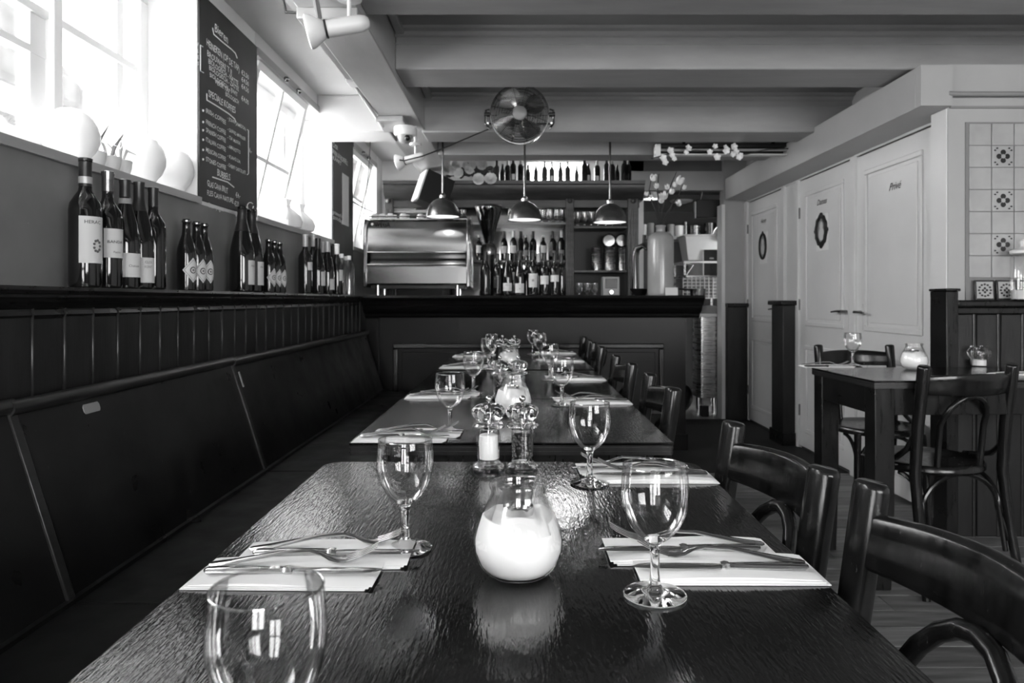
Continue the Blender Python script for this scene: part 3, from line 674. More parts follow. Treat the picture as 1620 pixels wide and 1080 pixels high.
def make_knife(label):
    t = thing('table_knife', label, 'knife', (0, 0, 0), 0, 'knives')
    strip([(-.105, .003, .0045, .002), (-.100, .0080, .0045, .0032), (-.07, .0088, .0045, .0036), (-.03, .0070, .0045, .0034), (-.008, .0055, .0045, .0032)]).build('handle', M['chrome'], t, sharp=50)
    strip([(-.009, .0062, .0045, .0042), (-.004, .0075, .0045, .0048), (.001, .0062, .0045, .0036)]).build('bolster', M['chrome'], t, sharp=50)
    strip([(0, .0050, .0045, .0012), (.01, .0092, .0045, .0009), (.05, .0098, .0045, .0008), (.085, .0092, .0045, .0007), (.10, .0070, .0045, .0006, .001), (.108, .0030, .0045, .0005, .003)]).build('blade', M['chrome'], t, sharp=50)
    return t
def make_fork(label):
    t = thing('table_fork', label, 'fork', (0, 0, 0), 0, 'forks')
    strip([(-.100, .003, .0055, .0012), (-.096, .0085, .0055, .0016), (-.075, .0100, .007, .0017), (-.045, .0070, .0115, .0017), (-.01, .0042, .0165, .002), (.02, .0034, .0165, .002), (.034, .0050, .0125, .0017), (.045, .0105, .0075, .0012), (.056, .0122, .005, .0011), (.066, .0122, .0055, .0011)]).build('handle', M['chrome'], t, sharp=50)
    for k in range(4):
        yo = -.0098+k*.00653
        strip([(.064, .0024, .0054, .0011, yo), (.078, .0017, .0090, .0010, yo), (.092, .0015, .0150, .0009, yo), (.104, .0009, .0215, .0006, yo)]).build('tine', M['chrome'], t, sharp=50)
    return t
nk = make_napkin('white napkin nearest the front on the left of the near table')
kn = make_knife('knife nearest the front on the left of the near table')
fk = make_fork('fork nearest the front on the left of the near table')
used = {}
def put(o, key, lab, loc, rz):
    if key not in used:
        used[key] = 1; o.location = loc; o.rotation_euler = (0, 0, rz); o['label'] = lab; return o
    return copy_tree(o, lab, loc, rz)
def setting(side, Y, where, near=True, dy=.062, jit=0.0, z=.75, x=None):
    """two folded napkins, each with a knife and a fork; side -1 left (tips to the right), +1 right."""
    base = 0 if side < 0 else PI
    cx = x if x is not None else side*.272+(-.012)
    rr = random.Random(int(Y*100)+side)
    for i, (yo, word) in enumerate(((0, 'front'), (dy, 'rear'))):
        ox = side*(-.028)*i; a = base+rr.uniform(-.03, .03)*(1+jit)
        zz = z+.0003+(.0045 if i else 0)*0
        put(nk, 'n', 'white folded %s napkin %s' % (word, where), (cx+ox, Y+yo+.004, z+.0002+.0001*i), a)
        put(kn, 'k', 'knife on the %s napkin %s' % (word, where), (cx+ox+side*(-.012)+(0 if i == 0 else side*-.008), Y+yo-.012, z+.0070), a+rr.uniform(-.02, .04))
        put(fk, 'f', 'fork on the %s napkin %s' % (word, where), (cx+ox+side*(-.004), Y+yo+.018, z+.0065), a+(.20 if side < 0 else -.16)*(.6+.6*rr.random())*1)
setting(-1, .862, 'on the left of the near table'); setting(1, .876, 'on the right of the near table')
setting(1, 1.335, 'at the right far corner of the near table', dy=.055)
setting(-1, 1.705, 'at the left near corner of the second table', x=-.285, dy=.06); setting(-1, 2.44, 'on the left where second and third tables meet', x=-.28)
setting(1, 2.31, 'on the right of the second table', x=.26); setting(1, 2.98, 'on the right of the third table', x=.26)
setting(-1, 3.50, 'on the left of the fourth table', x=-.28); setting(1, 3.86, 'on the right of the fourth table', x=.25)
setting(-1, 4.18, 'on the left of the table by the bar', x=-.28); setting(1, 4.42, 'on the right of the table by the bar', x=.25)
put(nk, 'n', 'white folded napkin at the left end of the right table', onZ(1306, 580, .7853), 0)
put(kn, 'k', 'knife on the napkin at the left end of the right table', onZ(1310, 580, .7923), .05); put(fk, 'f', 'fork on the napkin at the left end of the right table', onZ(1305, 578, .7923), -.05)
put(nk, 'n', 'white folded napkin near the wall at the right end of the right table', onZ(1612, 592, .7853), .2)
put(kn, 'k', 'knife on the napkin at the wall end of the right table', onZ(1610, 592, .7923), .25)

# ================================================================== BOTTLES
PR = dict(
    bordeaux=[(.001, .002), (.030, 0), (.0365, .004), (.0375, .012), (.0375, .195), (.035, .212), (.025, .230), (.0165, .243), (.0145, .255), (.0143, .315), (.0158, .317), (.0158, .324), (.0143, .325), (.001, .325)],
    burgundy=[(.001, .002), (.034, 0), (.0405, .004), (.0415, .012), (.0415, .135), (.040, .155), (.034, .19), (.025, .225), (.018, .25), (.0150, .27), (.0145, .312), (.0155, .314), (.0155, .322), (.001, .323)],
    champagne=[(.001, .002), (.038, 0), (.0455, .005), (.0465, .015), (.0465, .14), (.044, .17), (.036, .21), (.026, .25), (.0185, .28), (.0165, .315), (.0175, .33), (.0165, .338), (.001, .34)],
    beer=[(.001, .002), (.026, 0), (.0305, .003), (.031, .010), (.031, .125), (.029, .145), (.022, .17), (.0155, .19), (.0135, .21), (.0130, .232), (.0145, .234), (.0145, .240), (.001, .242)],
    clear=[(.001, .002), (.030, 0), (.034, .004), (.034, .17), (.031, .190), (.020, .21), (.013, .222), (.0125, .245), (.001, .246)],
    spirit=[(.001, .002), (.032, 0), (.036, .004), (.036, .165), (.033, .185), (.019, .205), (.0135, .215), (.013, .27), (.001, .272)],
)
def bottle(label, loc, kind, group, body='bottle', foil='foil', fz=None, lab=None, scale=1.0, ang=-.6, txt=None, name=None, cat='bottle', neckband=None):
    """lab = (z0, z1, halfangle, material)"""
    t = thing(name or {'beer': 'beer_bottle', 'champagne': 'champagne_bottle', 'clear': 'water_bottle', 'spirit': 'spirit_bottle'}.get(kind, 'wine_bottle'), label, cat, loc, 0, group)
    t.scale = (scale,)*3
    pr_ = PR[kind]; H = pr_[-1][1]
    MB().lathe(pr_, 28).build('bottle_glass', M[body], t)
    def rad(z):
        for (r0, z0), (r1, z1) in zip(pr_, pr_[1:]):
            if z0 <= z <= z1 and z1 > z0: return r0+(r1-r0)*(z-z0)/(z1-z0)
        return pr_[-2][0]
    if fz and foil:
        zs = [fz+(H-fz)*i/7 for i in range(8)]
        MB().lathe([(rad(min(z, H-.001))+.0008, z) for z in zs]+[(rad(H-.002)*.92, H+.0016), (.001, H+.002)], 24).build('capsule' if kind != 'beer' else 'crown_cap', M[foil], t)
    if lab:
        for li, (z0, z1, ha, lm) in enumerate(lab if isinstance(lab, list) else [lab]):
            r = rad((z0+z1)/2)+.0006; n = 14; m = MB(); vs = []; fs = []
            for i in range(n+1):
                a = ang-ha+2*ha*i/n
                for rr, z in ((r, z0), (r, z1)): vs.append((rr*math.cos(a), rr*math.sin(a), z))
            for i in range(n): fs.append((2*i, 2*i+2, 2*i+3, 2*i+1))
            lo = m.add(vs, fs, True).build('label', M[lm], t)
            for (s_, sz, zz, da, mm, *wd) in (txt or []) if li == 0 else []:
                ctext(s_, sz, r+.0005, zz, ang+da, M[mm], lo, wd[0] if wd else None)
    if neckband: MB().lathe([(rad(neckband[0])+.0012, neckband[0]), (rad(neckband[1])+.0012, neckband[1])], 24).build('neck_band', M[neckband[2]], t)
    return t
LZ = 1.1172
def led_(x, ybase, X=-1.165): Y = X*F/(x-VX); return (X, Y, LZ)
GW = 'wine bottles at the front of the ledge'
def diamond(t, r, zc, ang, hz, hw, lm='label'):            # diamond label with a round printed badge
    n = 12; vs = []; fs = []
    for i in range(n+1):
        u = -1+2*i/n; a = ang+u*hw/r; h = hz*(1-abs(u))+.0004
        vs += [(r*math.cos(a), r*math.sin(a), zc-h), (r*math.cos(a), r*math.sin(a), zc+h)]
    for i in range(n): fs.append((2*i, 2*i+2, 2*i+3, 2*i+1))
    lo = MB().add(vs, fs, True).build('diamond_label', M[lm], t)
    def ringp(r0, r1, mm, rr):
        m = MB(); vs = []; fs = []
        for i in range(21):
            b = 2*PI*i/20
            for q in (r0, r1):
                a = ang+q*math.cos(b)/r; vs.append((rr*math.cos(a), rr*math.sin(a), zc+q*math.sin(b)))
        for i in range(20): fs.append((2*i, 2*i+2, 2*i+3, 2*i+1))
        m.add(vs, fs).build('printed_ring', M[mm], lo, fixn=False)
    ringp(.0005, .0115, 'ink', r+.0005); ringp(.0005, .0085, 'label', r+.0008); ringp(.001, .004, 'inkgrey', r+.0011)
    m = MB(); vs = []; fs = []
    for i in range(n+1):                                      # dark inner border lines
        u = -1+2*i/n; a = ang+u*hw*.86/r; h = hz*.86*(1-abs(u))
        vs += [(( r+.0004)*math.cos(a), (r+.0004)*math.sin(a), zc+h-.0016), ((r+.0004)*math.cos(a), (r+.0004)*math.sin(a), zc+h), ((r+.0004)*math.cos(a), (r+.0004)*math.sin(a), zc-h), ((r+.0004)*math.cos(a), (r+.0004)*math.sin(a), zc-h+.0016)]
    for i in range(n): fs += [(4*i, 4*i+4, 4*i+5, 4*i+1), (4*i+2, 4*i+6, 4*i+7, 4*i+3)]
    m.add(vs, fs).build('printed_border', M['ink'], lo, fixn=False)
b = bottle('tall wine bottle with screw cap and large pale label, first on the ledge', led_(135, 455), 'bordeaux', GW, foil='foil', fz=.255, lab=(.062, .178, .85, 'label'), scale=1.07, ang=-.55, neckband=(.262, .279, 'foilp'),
       txt=[('HERAC', .012, .160, 0, 'ink', .040)])
m = MB(); r = .0384
for k in range(9): a = -.3+.35*math.cos(k*PI/4.5)*.6; z = .105+.014*math.sin(k*PI/4.5); m.sphere((r*math.cos(a), r*math.sin(a), z), .0035, 6, 4)
m.build('bird_print', M['inkgrey'], b)
bottle('wine bottle with dark dome printed label, second on the ledge', led_(170.5, 455), 'bordeaux', GW, foil='chromed', fz=.27, lab=(.085, .165, .8, 'label'), scale=1.02, ang=-.5, txt=[('BANDA', .011, .125, 0, 'ink', .044), ('Patena', .008, .098, .1, 'inkgrey')])
bottle('sloping shouldered wine bottle with banded neck, third on the ledge', led_(198, 455), 'burgundy', GW, foil='foil', fz=.272, lab=(.035, .105, .75, 'label'), scale=1.0, ang=-.45, neckband=(.252, .268, 'labeld'), txt=[('Chateau', .010, .065, 0, 'inkgrey')])
bottle('sloping shouldered wine bottle with round top and low label, fourth on the ledge', led_(220, 455), 'burgundy', GW, foil='foil', fz=.235, lab=(.020, .095, .72, 'label'), scale=1.02, ang=-.42, txt=[('CLOS', .010, .078, 0, 'inkgrey'), ('FONT', .010, .064, 0, 'inkgrey')])
bottle('unlabelled dark wine bottle standing fifth on the ledge', led_(242.5, 455), 'bordeaux', GW, foil='foil', fz=.265, scale=1.0, ang=-.4)
for i, x in enumerate((295, 311, 323)):
    b = bottle(['beer bottle with diamond label at the front of the left trio', 'beer bottle in the middle of the left trio', 'beer bottle at the rear of the left trio'][i], led_(x, 460), 'beer', 'left trio of beer bottles', body='beer', foil='chromed', fz=.233, scale=1.03)
    diamond(b, .0318, .070, -.42, .042, .035)
for i, x in enumerate((383, 398)):
    b = bottle(['large champagne bottle in front of its twin on the ledge', 'large champagne bottle behind its twin on the ledge'][i], led_(x, 463, -1.165), 'champagne', 'champagne bottles on the ledge', foil='labeld' if 0 else 'foil', fz=.24, scale=1.07, lab=(.03, .125, .5, 'label'), ang=-.2, txt=[('Asti', .014, .10, 0, 'inkgrey')])
for i, x in enumerate((425, 434, 442)):
    b = bottle(['beer bottle at the front of the right trio', 'beer bottle in the middle of the right trio', 'beer bottle at the rear of the right trio'][i], led_(x, 463), 'beer', 'right trio of beer bottles', body='beer', foil='chromed', fz=.233, scale=1.03)
    diamond(b, .0318, .070, -.38, .042, .035)
G2 = 'mixed wine bottles near the bar end of the ledge'
for x, X, kd, fo, lb, lab, sc in ((483, -1.17, 'bordeaux', 'foilp', (.13, .175, .6, 'label'), 'wine bottle with small square label and pale capsule near the bar', 1.0), (496, -1.205, 'bordeaux', 'foilp', (.06, .11, .6, 'label'), 'taller wine bottle with pale capsule behind the square labelled one', 1.08),
                              (503, -1.16, 'burgundy', 'foil', (.05, .13, .5, 'label'), 'dark capped wine bottle with long label near the bar', 1.0), (511, -1.205, 'bordeaux', 'foilp', (.08, .16, .6, 'labeld'), 'wine bottle with grey label among the group near the bar', 1.0),
                              (518, -1.165, 'burgundy', 'foilp', (.03, .095, .6, 'label'), 'burgundy bottle with pale capsule and low label near the bar', 1.0), (527, -1.205, 'bordeaux', 'foil', None, 'dark wine bottle without label near the bar', .98),
                              (533, -1.165, 'bordeaux', 'white', (.09, .16, .6, 'label'), 'wine bottle with white capsule beside the clear bottles', 1.0)):
    bottle(lab, led_(x, 465, X), kd, G2, foil=fo, fz=.26, lab=lb, scale=sc, ang=-.35)
for i, (x, X) in enumerate(((540, -1.15), (546, -1.19), (552, -1.15))):
    bottle(['clear bottle with white cap, first of three by the bar', 'clear bottle with white cap, behind the other two by the bar', 'clear bottle with white cap, closest to the bar'][i], led_(x, 468, X), 'clear', 'clear bottles by the bar', body='clearb', foil='white', fz=.222, scale=1.08)

# blackboards
def board(n, lab, y0, y1, z0, z1):
    t = thing('blackboard', lab, 'blackboard', (0, 0, 0))
    B(-1.2498, -1.241, y0, y1, z0, z1).build('board_panel', M['board_black'], t, bevel=.001)
    return t
bb = board(1, 'tall blackboard with chalk drinks menu between the first two windows', 2.757, 3.364, 1.476, 2.287)
XB = -1.2405
def chalk(s, x, y, size, par, width=None, m='chalk', sh=0):
    c = onX(x, y, XB); return text(s, size, c, (0, 1, 0), (0, 0, 1), M[m], par, 'chalk_writing', shear=sh, width=width, wob=size*.05)
def stroke(pts, par, r=.0028):
    MB().tube([onX(a, b_, XB) for a, b_ in pts], r, 5).build('chalk_stroke', M['chalk'], par)
chalk('Bieren', 340, 50, .050, bb, .13); stroke([(336, 44), (338, 54), (350, 65), (366, 78), (372, 84), (375, 92)], bb)
for s, x, y, sz, w in (('HEINEKEN (OP DE TAP)', 327, 72, .040, .33), ("BROUWERIJ 'T IJ", 328, 88, .034, .24), ('BIOLOGISCH - NATTE', 330, 100, .030, .30), ('BIOLOGISCH - ZATTE', 331, 110, .028, .30), ('BIOLOGISCH - IJWIT', 332, 121, .026, .28), ('VERSE TAP', 340, 131, .026, .15), ('BIOLOGISCH', 357, 151, .026, .14)):
    chalk(s, x, y, sz, bb, w)
for s, y in (('€2,50', 117), ('€4,50', 128), ('€4,50', 139), ('€4,00', 158)): chalk(s, 382, y, .030, bb, .085)
stroke([(321, 74), (317, 71), (317, 112), (322, 115)], bb, .002)
for k, s in enumerate('FLES'): chalk(s, 312.6, 73+k*10, .020, bb)
chalk('SPECIALE KOFFIES', 330, 152, .040, bb, .27); stroke([(327, 148), (327, 158), (345, 169), (362, 180), (371, 188), (373, 193)], bb)
for i, (s, s2) in enumerate((('IRISH COFFEE', 'JOHN JAMESON'), ('FRENCH COFFEE', 'GRAND MARNIER'), ('SPANISH COFFEE', 'TIA MARIA'), ('ITALIAN COFFEE', 'AMARETTO'), ('MEXICAN COFFEE', 'KAHLUA'), ('STONES COFFEE', 'CHERRY CHOCOLATE'))):
    yy = (178, 196, 209, 224, 240, 255)[i]
    chalk(s, 326, yy, .026, bb, .19); chalk('- '+s2, 360, yy+11-i*.6, .022, bb, .20 if i in (0, 1, 5) else .14)
    MB().sphere(onX(321, yy-3, XB), .005, 6, 4).build('chalk_dot', M['chalk'], bb)
stroke([(391, 205), (393, 206), (393, 275), (391, 276)], bb, .002); chalk('6,-', 394.5, 240, .030, bb)
chalk('BUBBELS', 344, 278, .040, bb, .13); stroke([(336, 280), (348, 284), (360, 288), (370, 296)], bb)
chalk('GLAS CAVA BRUT', 328, 294, .034, bb, .20); chalk('€4,-', 373, 311, .030, bb); chalk('FLES CAVA NATURE', 328, 308, .030, bb, .26); chalk('€23,-', 371, 325, .030, bb)
chalk('Champagne', 329, 327, .028, bb, .15); chalk('€', 372, 342, .030, bb)
MB().tube([onX(396+5*math.cos(q*.7), 326+6*math.sin(q*.7), XB) for q in range(9)], .002, 5).build('chalk_doodle', M['chalk'], bb)
b2 = board(2, 'narrow blackboard with a pinned white sheet between second and third windows', 4.747, 5.318, 1.30, 2.268)
def ch2(s, x, y, sz, w=None): chalk(s, x, y, sz, b2, w)
ch2('Onze', 527, 232, .06, .12); ch2('WIJN & BORREL!', 526, 243, .05, .42); ch2('KAART', 527, 252, .04, .22)
ch2('proeverij op', 527, 338, .04, .30); ch2('zondag', 527, 346, .04, .26)
t = tag(B(-1.2408, -1.238, 4.99, 5.17, 1.62, 1.98).build('pinned_sheet', M['label']), 'white paper sheet pinned to the narrow blackboard', 'sheet')

# things on the window sills
g0 = thing('globe_vase', 'white rounded globe on the sill, left one beside the blackboard', 'globe', (0, 0, 0), 0, 'white globes on the sill')
MB().lathe([(.001, 0), (.045, 0), (.050, .004), (.050, .018), (.056, .028), (.070, .045), (.082, .075), (.083, .10), (.076, .13), (.060, .158), (.036, .176), (.012, .182), (.001, .183)], 40).build('globe', M['white'], g0)
MB().lathe([(.046, -.0002), (.054, 0), (.054, .012), (.050, .016)], 32).build('foot_ring', M['white'], g0)
q = onX(222, 292, -1.33); g0.location = (-1.33, q.y+.0, 1.4855)
copy_tree(g0, 'white rounded globe on the sill, touching the reveal by the blackboard', (-1.325, onX(270, 303, -1.325).y, 1.4855), 0)
copy_tree(g0, 'large white rounded globe at the window mullion on the sill', (-1.34, onX(112, 240, -1.34).y, 1.4855), 0, scale=.95)
for i, (x, lab) in enumerate(((148, 'small white pot with a spiky dry leaf on the sill, left one'), (172, 'small white pot with a dry leaf on the sill, middle one'), (190, 'small white pot on the sill beside the left globe'))):
    y_ = onX(x, 260, -1.30).y
    t = thing('sill_pot', lab, 'pot', (-1.30, y_, 1.4855), 0, 'small pots on the sill')
    MB().lathe([(.001, 0), (.026, 0), (.034, .03), (.036, .052), (.034, .054), (.031, .03), (.001, .02)], 24).build('pot', M['plastic'], t)
    for k in range(4):
        a = 1.7*k+i; MB().tube([(0, 0, .03), (.02*math.cos(a), .02*math.sin(a), .09), (.05*math.cos(a), .05*math.sin(a), .14-.02*k)], [.006, .009, .001], 6, flat=.3).build('leaf', M['plastic'] if k else M['grey'], t)
for i, (x, X) in enumerate(((455, -1.30), (476, -1.29))):
    y_ = onX(x, 365, X).y
    t = thing('folded_cloth', ['bright white cloth bundle on the second window sill, left one', 'bright white cloth bundle on the second window sill, right one'][i], 'cloth', (X, y_, 1.4855), 0, 'cloth bundles on the second sill')
    m = MB(); R = []
    for j_, (r, z) in enumerate([(.05, 0), (.085, .01), (.095, .04), (.08, .075), (.05, .10), (.022, .118), (.018, .14), (.03, .165), (.004, .17)]):
        R.append([(r*.75*(1+.13*math.sin(k*5*2*PI/30+j_*.4))*math.cos(2*PI*k/30), r*1.15*(1+.13*math.sin(k*5*2*PI/30+j_*.4))*math.sin(2*PI*k/30), z) for k in range(30)])
    m.rings(R).build('cloth', M['napkin'], t)

# ================================================================== CEILING FITTINGS
def spot(label, loc, rz, s=1.0):
    t = thing('spotlight', label, 'spotlight', loc, rz, 'white ceiling spotlights'); t.scale = (s,)*3
    MB().lathe([(.001, .0), (.045, 0), (.045, -.018), (.001, -.022)], 24).build('mount', M['plastic'], t)
    MB().tube([(0, 0, -.02), (0, 0, -.09)], .008, 10).build('arm', M['plastic'], t)
    ax = Vector((-1, 0, -.22)).normalized()
    def AX(m): return Matrix.Translation((0, 0, -.11)) @ Vector((0, 0, 1)).rotation_difference(ax).to_matrix().to_4x4()
    R = [(.001, -.075), (.016, -.072), (.026, -.06), (.031, -.04), (.032, .075), (.030, .088), (.001, .088)]
    MB().lathe(R, 24).xf(AX(0)).build('lamp_housing', M['plastic'], t)
    MB().lathe([(.022, .086), (.033, .092), (.047, .115), (.060, .135), (.062, .148), (.056, .152), (.001, .146)], 28).xf(AX(0)).build('reflector_bulb', M['matte'], t)
    MB().lathe([(.0325, .080), (.0335, .082), (.0335, .086), (.0325, .088)], 24).xf(AX(0)).build('rim_gasket', M['ink'], t)
    return t
s1 = spot('white spotlight hanging under the beam at the top of the photo', (-.585, 2.45, 2.14), math.radians(8), .95)
s2 = copy_tree(s1, 'small white spotlight beside the dome camera', (-.625, 4.30, 2.035), math.radians(-10)); s2.scale = (.8,)*3
MB().cyl((0, 0, 0), (0, 0, .131), .012).build('stem', M['plastic'], s2)
# conduit
ct = thing('cable_conduit', 'thin white conduit running along the left of the long beam', 'conduit')
MB().tube([(-.815, .5, 2.19), (-.815, 3.45, 2.19), (-.815, 3.5, 2.155), (-.815, 4.05, 2.135), (-.79, 4.12, 2.09)], .010, 8).build('pipe', M['plastic'], ct)
B(-.835, -.79, 3.42, 3.52, 2.14, 2.18).build('junction_box', M['matte'], ct, bevel=.004)
MB().tube([(-.9, 2.62, 2.345), (-.86, 2.62, 2.15), (-.62, 2.62, 2.135)], .006, 8).build('pipe', M['cable'], ct)
wp = tag(MB().tube([(-.70, 2.10, 2.13), (-.70, 2.44, 2.13), (-.71, 2.52, 2.09)], .011, 8).build('lighting_pipe', M['grey']), 'grey pipe under the beam above the near spotlight', 'pipe')
# dome camera
q = P(641, 222, 4.2)
t = thing('dome_camera', 'white dome security camera on the beam end', 'camera', (q.x, q.y, 2.11))
MB().lathe([(.001, 0), (.062, 0), (.066, -.006), (.066, -.042), (.058, -.052), (.001, -.052)], 32).build('housing', M['matte'], t)
MB().lathe([(.045, -.052), (.044, -.065), (.036, -.085), (.02, -.097), (.001, -.100)], 28).build('dome', M['grey'], t)
MB().sphere((.018, -.034, -.072), .018, 14, 10).build('lens', M['black'], t)
# fan
q = P(822, 181, 4.22)
fan = thing('wall_fan', 'round steel wire-cage fan mounted on the ceiling beam', 'fan', q)
fan.rotation_euler = (math.radians(4), 0, math.radians(0))
m = MB(); R0 = .172
for i in range(15):
    r = .045+(R0-.045)*i/14; yy = -.055+.045*(i/14)**3
    m.tube([(r*math.cos(2*PI*k/40), yy, r*math.sin(2*PI*k/40)) for k in range(40)], .0011, 4, closed=True)
for k in range(3*4):
    a = 2*PI*k/12+.26; m.tube([(r*math.cos(a), -.053+.045*((r-.045)/(R0-.045))**3, r*math.sin(a)) for r in (.04, .08, .12, .15, .172)], .0016, 4)
m.build('front_grille', M['chromed'], fan)
m = MB()
for i in range(9):
    r = .05+(R0-.05)*i/8; m.tube([(r*math.cos(2*PI*k/36), .055-.03*(i/8)**3, r*math.sin(2*PI*k/36)) for k in range(36)], .0012, 4, closed=True)
for k in range(10):
    a = 2*PI*k/10; m.tube([(.02*math.cos(a), .056, .02*math.sin(a)), (.172*math.cos(a), .025, .172*math.sin(a))], .0015, 4)
m.build('rear_grille', M['chromed'], fan)
MB().rings([[(r*math.cos(2*PI*k/48), yy, r*math.sin(2*PI*k/48)) for k in range(48)] for r, yy in ((.171, -.012), (.177, -.012), (.177, .03), (.171, .03))], caps=False, closed=True).build('rim_band', M['chromed'], fan)
MB().rings([[(r*math.cos(2*PI*k/30), yy, r*math.sin(2*PI*k/30)) for k in range(30)] for r, yy in ((.001, -.066), (.030, -.066), (.040, -.060), (.043, -.050), (.001, -.048))], caps=False).build('hub_badge', M['grey'], fan)
MB().cyl((0, -.04, 0), (0, .06, 0), .035, n=24).build('motor', M['chromed'], fan)
for k in range(4):
    a0 = PI/2*k+.5; vs = []; fs = []
    for i in range(7):
        r = .035+.12*i/6; wd = .30+.30*math.sin(PI*(i+1)/7.5)
        for j_ in range(7):
            u = -1+2*j_/6; a = a0+u*wd+.1*i/6; vs.append((r*math.cos(a), -.005+u*.028, r*math.sin(a)))
    for i in range(6):
        for j_ in range(6): fs.append((i*7+j_, i*7+j_+1, (i+1)*7+j_+1, (i+1)*7+j_))
    MB().add(vs, fs, True).build('blade', M['steel'], fan)
for s in (-1, 1):
    MB().tube([(s*.178, 0, .03), (s*.200, 0, .025), (s*.202, -.01, -.055), (s*.190, .0, -.07), (s*.18, .08, -.07)], .007, 8).build('bracket', M['chrome'], fan)
    MB().cyl((s*.17, 0, 0), (s*.21, 0, 0), .014, n=14).build('pivot_knob', M['black'], fan)
MB().tube([(-.19, .0, -.05), (-.19, .14, -.03), (.19, .14, -.03), (.19, .0, -.05)], .006, 8).build('mount_bar', M['chromed'], fan)
ca = tag(MB().tube([P(778, 202, 4.32), P(745, 216, 4.35), P(700, 235, 4.3), P(668, 247, 4.25), P(640, 254, 4.2), P(632, 253, 4.18)], .0042, 6).build('fan_cable', M['cable']), 'black cable running from the fan to the dome camera', 'cable')
tag(MB().tube([P(586, 222, 5.6), P(583, 270, 5.65), P(577, 330, 5.68), P(573, 350, 5.7), P(571, 372, 5.7)], .0035, 6).build('hanging_wire', M['cable']), 'thin black wire hanging before the third window', 'wire')
tag(MB().tube([P(557, 318, 5.5), P(568, 325, 5.55), P(580, 331, 5.6), P(590, 335, 5.6)], .004, 6).build('window_stay', M['cable']), 'thin dark stay bar crossing the third window', 'stay')
# pendants
pd = None
for i, (x, yt, yb, lab) in enumerate(((700.5, 312, 343, 'domed pendant lamp over the coffee machine, left of three'), (830, 310, 348, 'domed pendant lamp over the bar, middle of three'), (965, 318, 352, 'domed pendant lamp over the bar, right of three'))):
    Y = 4.95; q = P(x, yb, Y)
    top = CZ
    t = thing('pendant_lamp', lab, 'pendant lamp', (q.x, Y, q.z), 0, 'domed pendant lamps over the bar')
    sh = bpy.data.objects.new('tilt', None) if 0 else None
    tilt = (0, 0, .06)[0]
    MB().lathe([(.118, 0), (.117, .018), (.110, .05), (.094, .083), (.068, .110), (.038, .127), (.018, .132), (.018, .128), (.036, .123), (.066, .106), (.091, .080), (.107, .049), (.114, .018), (.1155, 0)], 40, closed=True).build('shade', M['lamp'], t)
    MB().lathe([(.113, .003), (.1125, .018), (.105, .048), (.090, .078), (.065, .104), (.036, .121), (.001, .126)], 36).build('shade_lining', M['white'], t)
    MB().lathe([(.020, .128), (.024, .132), (.024, .150), (.016, .158), (.010, .166), (.001, .166)], 24).build('cap', M['chrome'], t)
    MB().sphere((0, 0, .045), .028, 14, 10).build('bulb', M['bulb'], t)
    MB().cyl((0, 0, .16), (0, 0, top-q.z), .0075, n=10).build('rod', M['chromed'], t)
    t.rotation_euler = (0, 0, 0)
q = P(1030, 315, 7.2); t = thing('pendant_lamp', 'small shaded lamp glowing behind the back bar on its right', 'lamp', (q.x, q.y, q.z))
MB().lathe([(.10, 0), (.09, .05), (.05, .09), (.015, .10), (.013, .097), (.047, .087), (.087, .048), (.097, 0)], 28, closed=True).build('shade', M['plastic'], t); MB().sphere((0, 0, .03), .03).build('bulb', M['bulb'], t); MB().cyl((0, 0, .1), (0, 0, CZ-q.z), .004, n=8).build('rod', M['cable'], t)
# light fixture with blossom garland
t = thing('strip_light', 'long open strip light fitting below the beam on the right', 'strip light')
a, b_ = P(1036, 245, 4.86), P(1282, 232, 4.86); x0, x1 = a.x, 1.95
B(x0, x1, 4.84, 4.90, 2.075, 2.085).build('tray', M['plastic'], t, bevel=.002); B(x0, x0+.035, 4.83, 4.91, 2.06, 2.15).build('end_cap', M['matte'], t, bevel=.003)
B(x1-.05, x1, 4.83, 4.91, 2.08, 2.14).build('end_cap', M['matte'], t, bevel=.003); B(x0, x1, 4.86, 4.90, 2.135, 2.16).build('backing', M['black'], t); MB().tube([(x0, 4.85, 2.11), (x1, 4.85, 2.112)], .010, 10).build('unlit_tube', M['grey'], t)
for xx in (x0+.2, x1-.2): B(xx-.01, xx+.01, 4.86, 4.88, 2.15, CZ).build('hanger', M['black'], t)
B(x0, x1, 4.915, 4.93, 2.09, 2.14).build('backing', M['black'], t)

def petal_flower(mb, c, r, n=5, cup=.5, rnd=random, up=Vector((0, 0, 1)), layers=1, wf=.40):
    up = Vector(up).normalized(); u = up.orthogonal().normalized(); v = up.cross(u)
    for L_ in range(layers):
        rr = r*(1-.26*L_); cp = cup+.28*L_; ph = rnd.random()*6
        for k in range(n):
            a = ph+2*PI*k/n; d = u*math.cos(a)+v*math.sin(a); s = up.cross(d)
            vs = []; fs = []
            for i in range(4):
                tt_ = i/3; w = rr*wf*math.sin(PI*min(.92, .16+tt_*.75)); o = d*(rr*tt_*(1-cp*.45*tt_))+up*(rr*cp*tt_*tt_*1.1)
                for j_ in range(3):
                    e = (j_-1); vs.append(Vector(c)+o+s*(w*e)+up*(abs(e)*rr*.14))
            for i in range(3):
                for j_ in range(2): fs.append((i*3+j_, i*3+j_+1, (i+1)*3+j_+1, (i+1)*3+j_))
            mb.add(vs, fs, True)
t = thing('blossom_garland', 'white blossom twigs draped along the strip light fitting', 'flowers')
rn = random.Random(11)
MB().tube([P(1030, 251, 4.80), P(1060, 243, 4.79), P(1100, 238, 4.79), P(1150, 240, 4.80), P(1180, 244, 4.8), P(1215, 236, 4.81), P(1280, 234, 4.84)], .004, 6).build('twig', M['stem'], t)
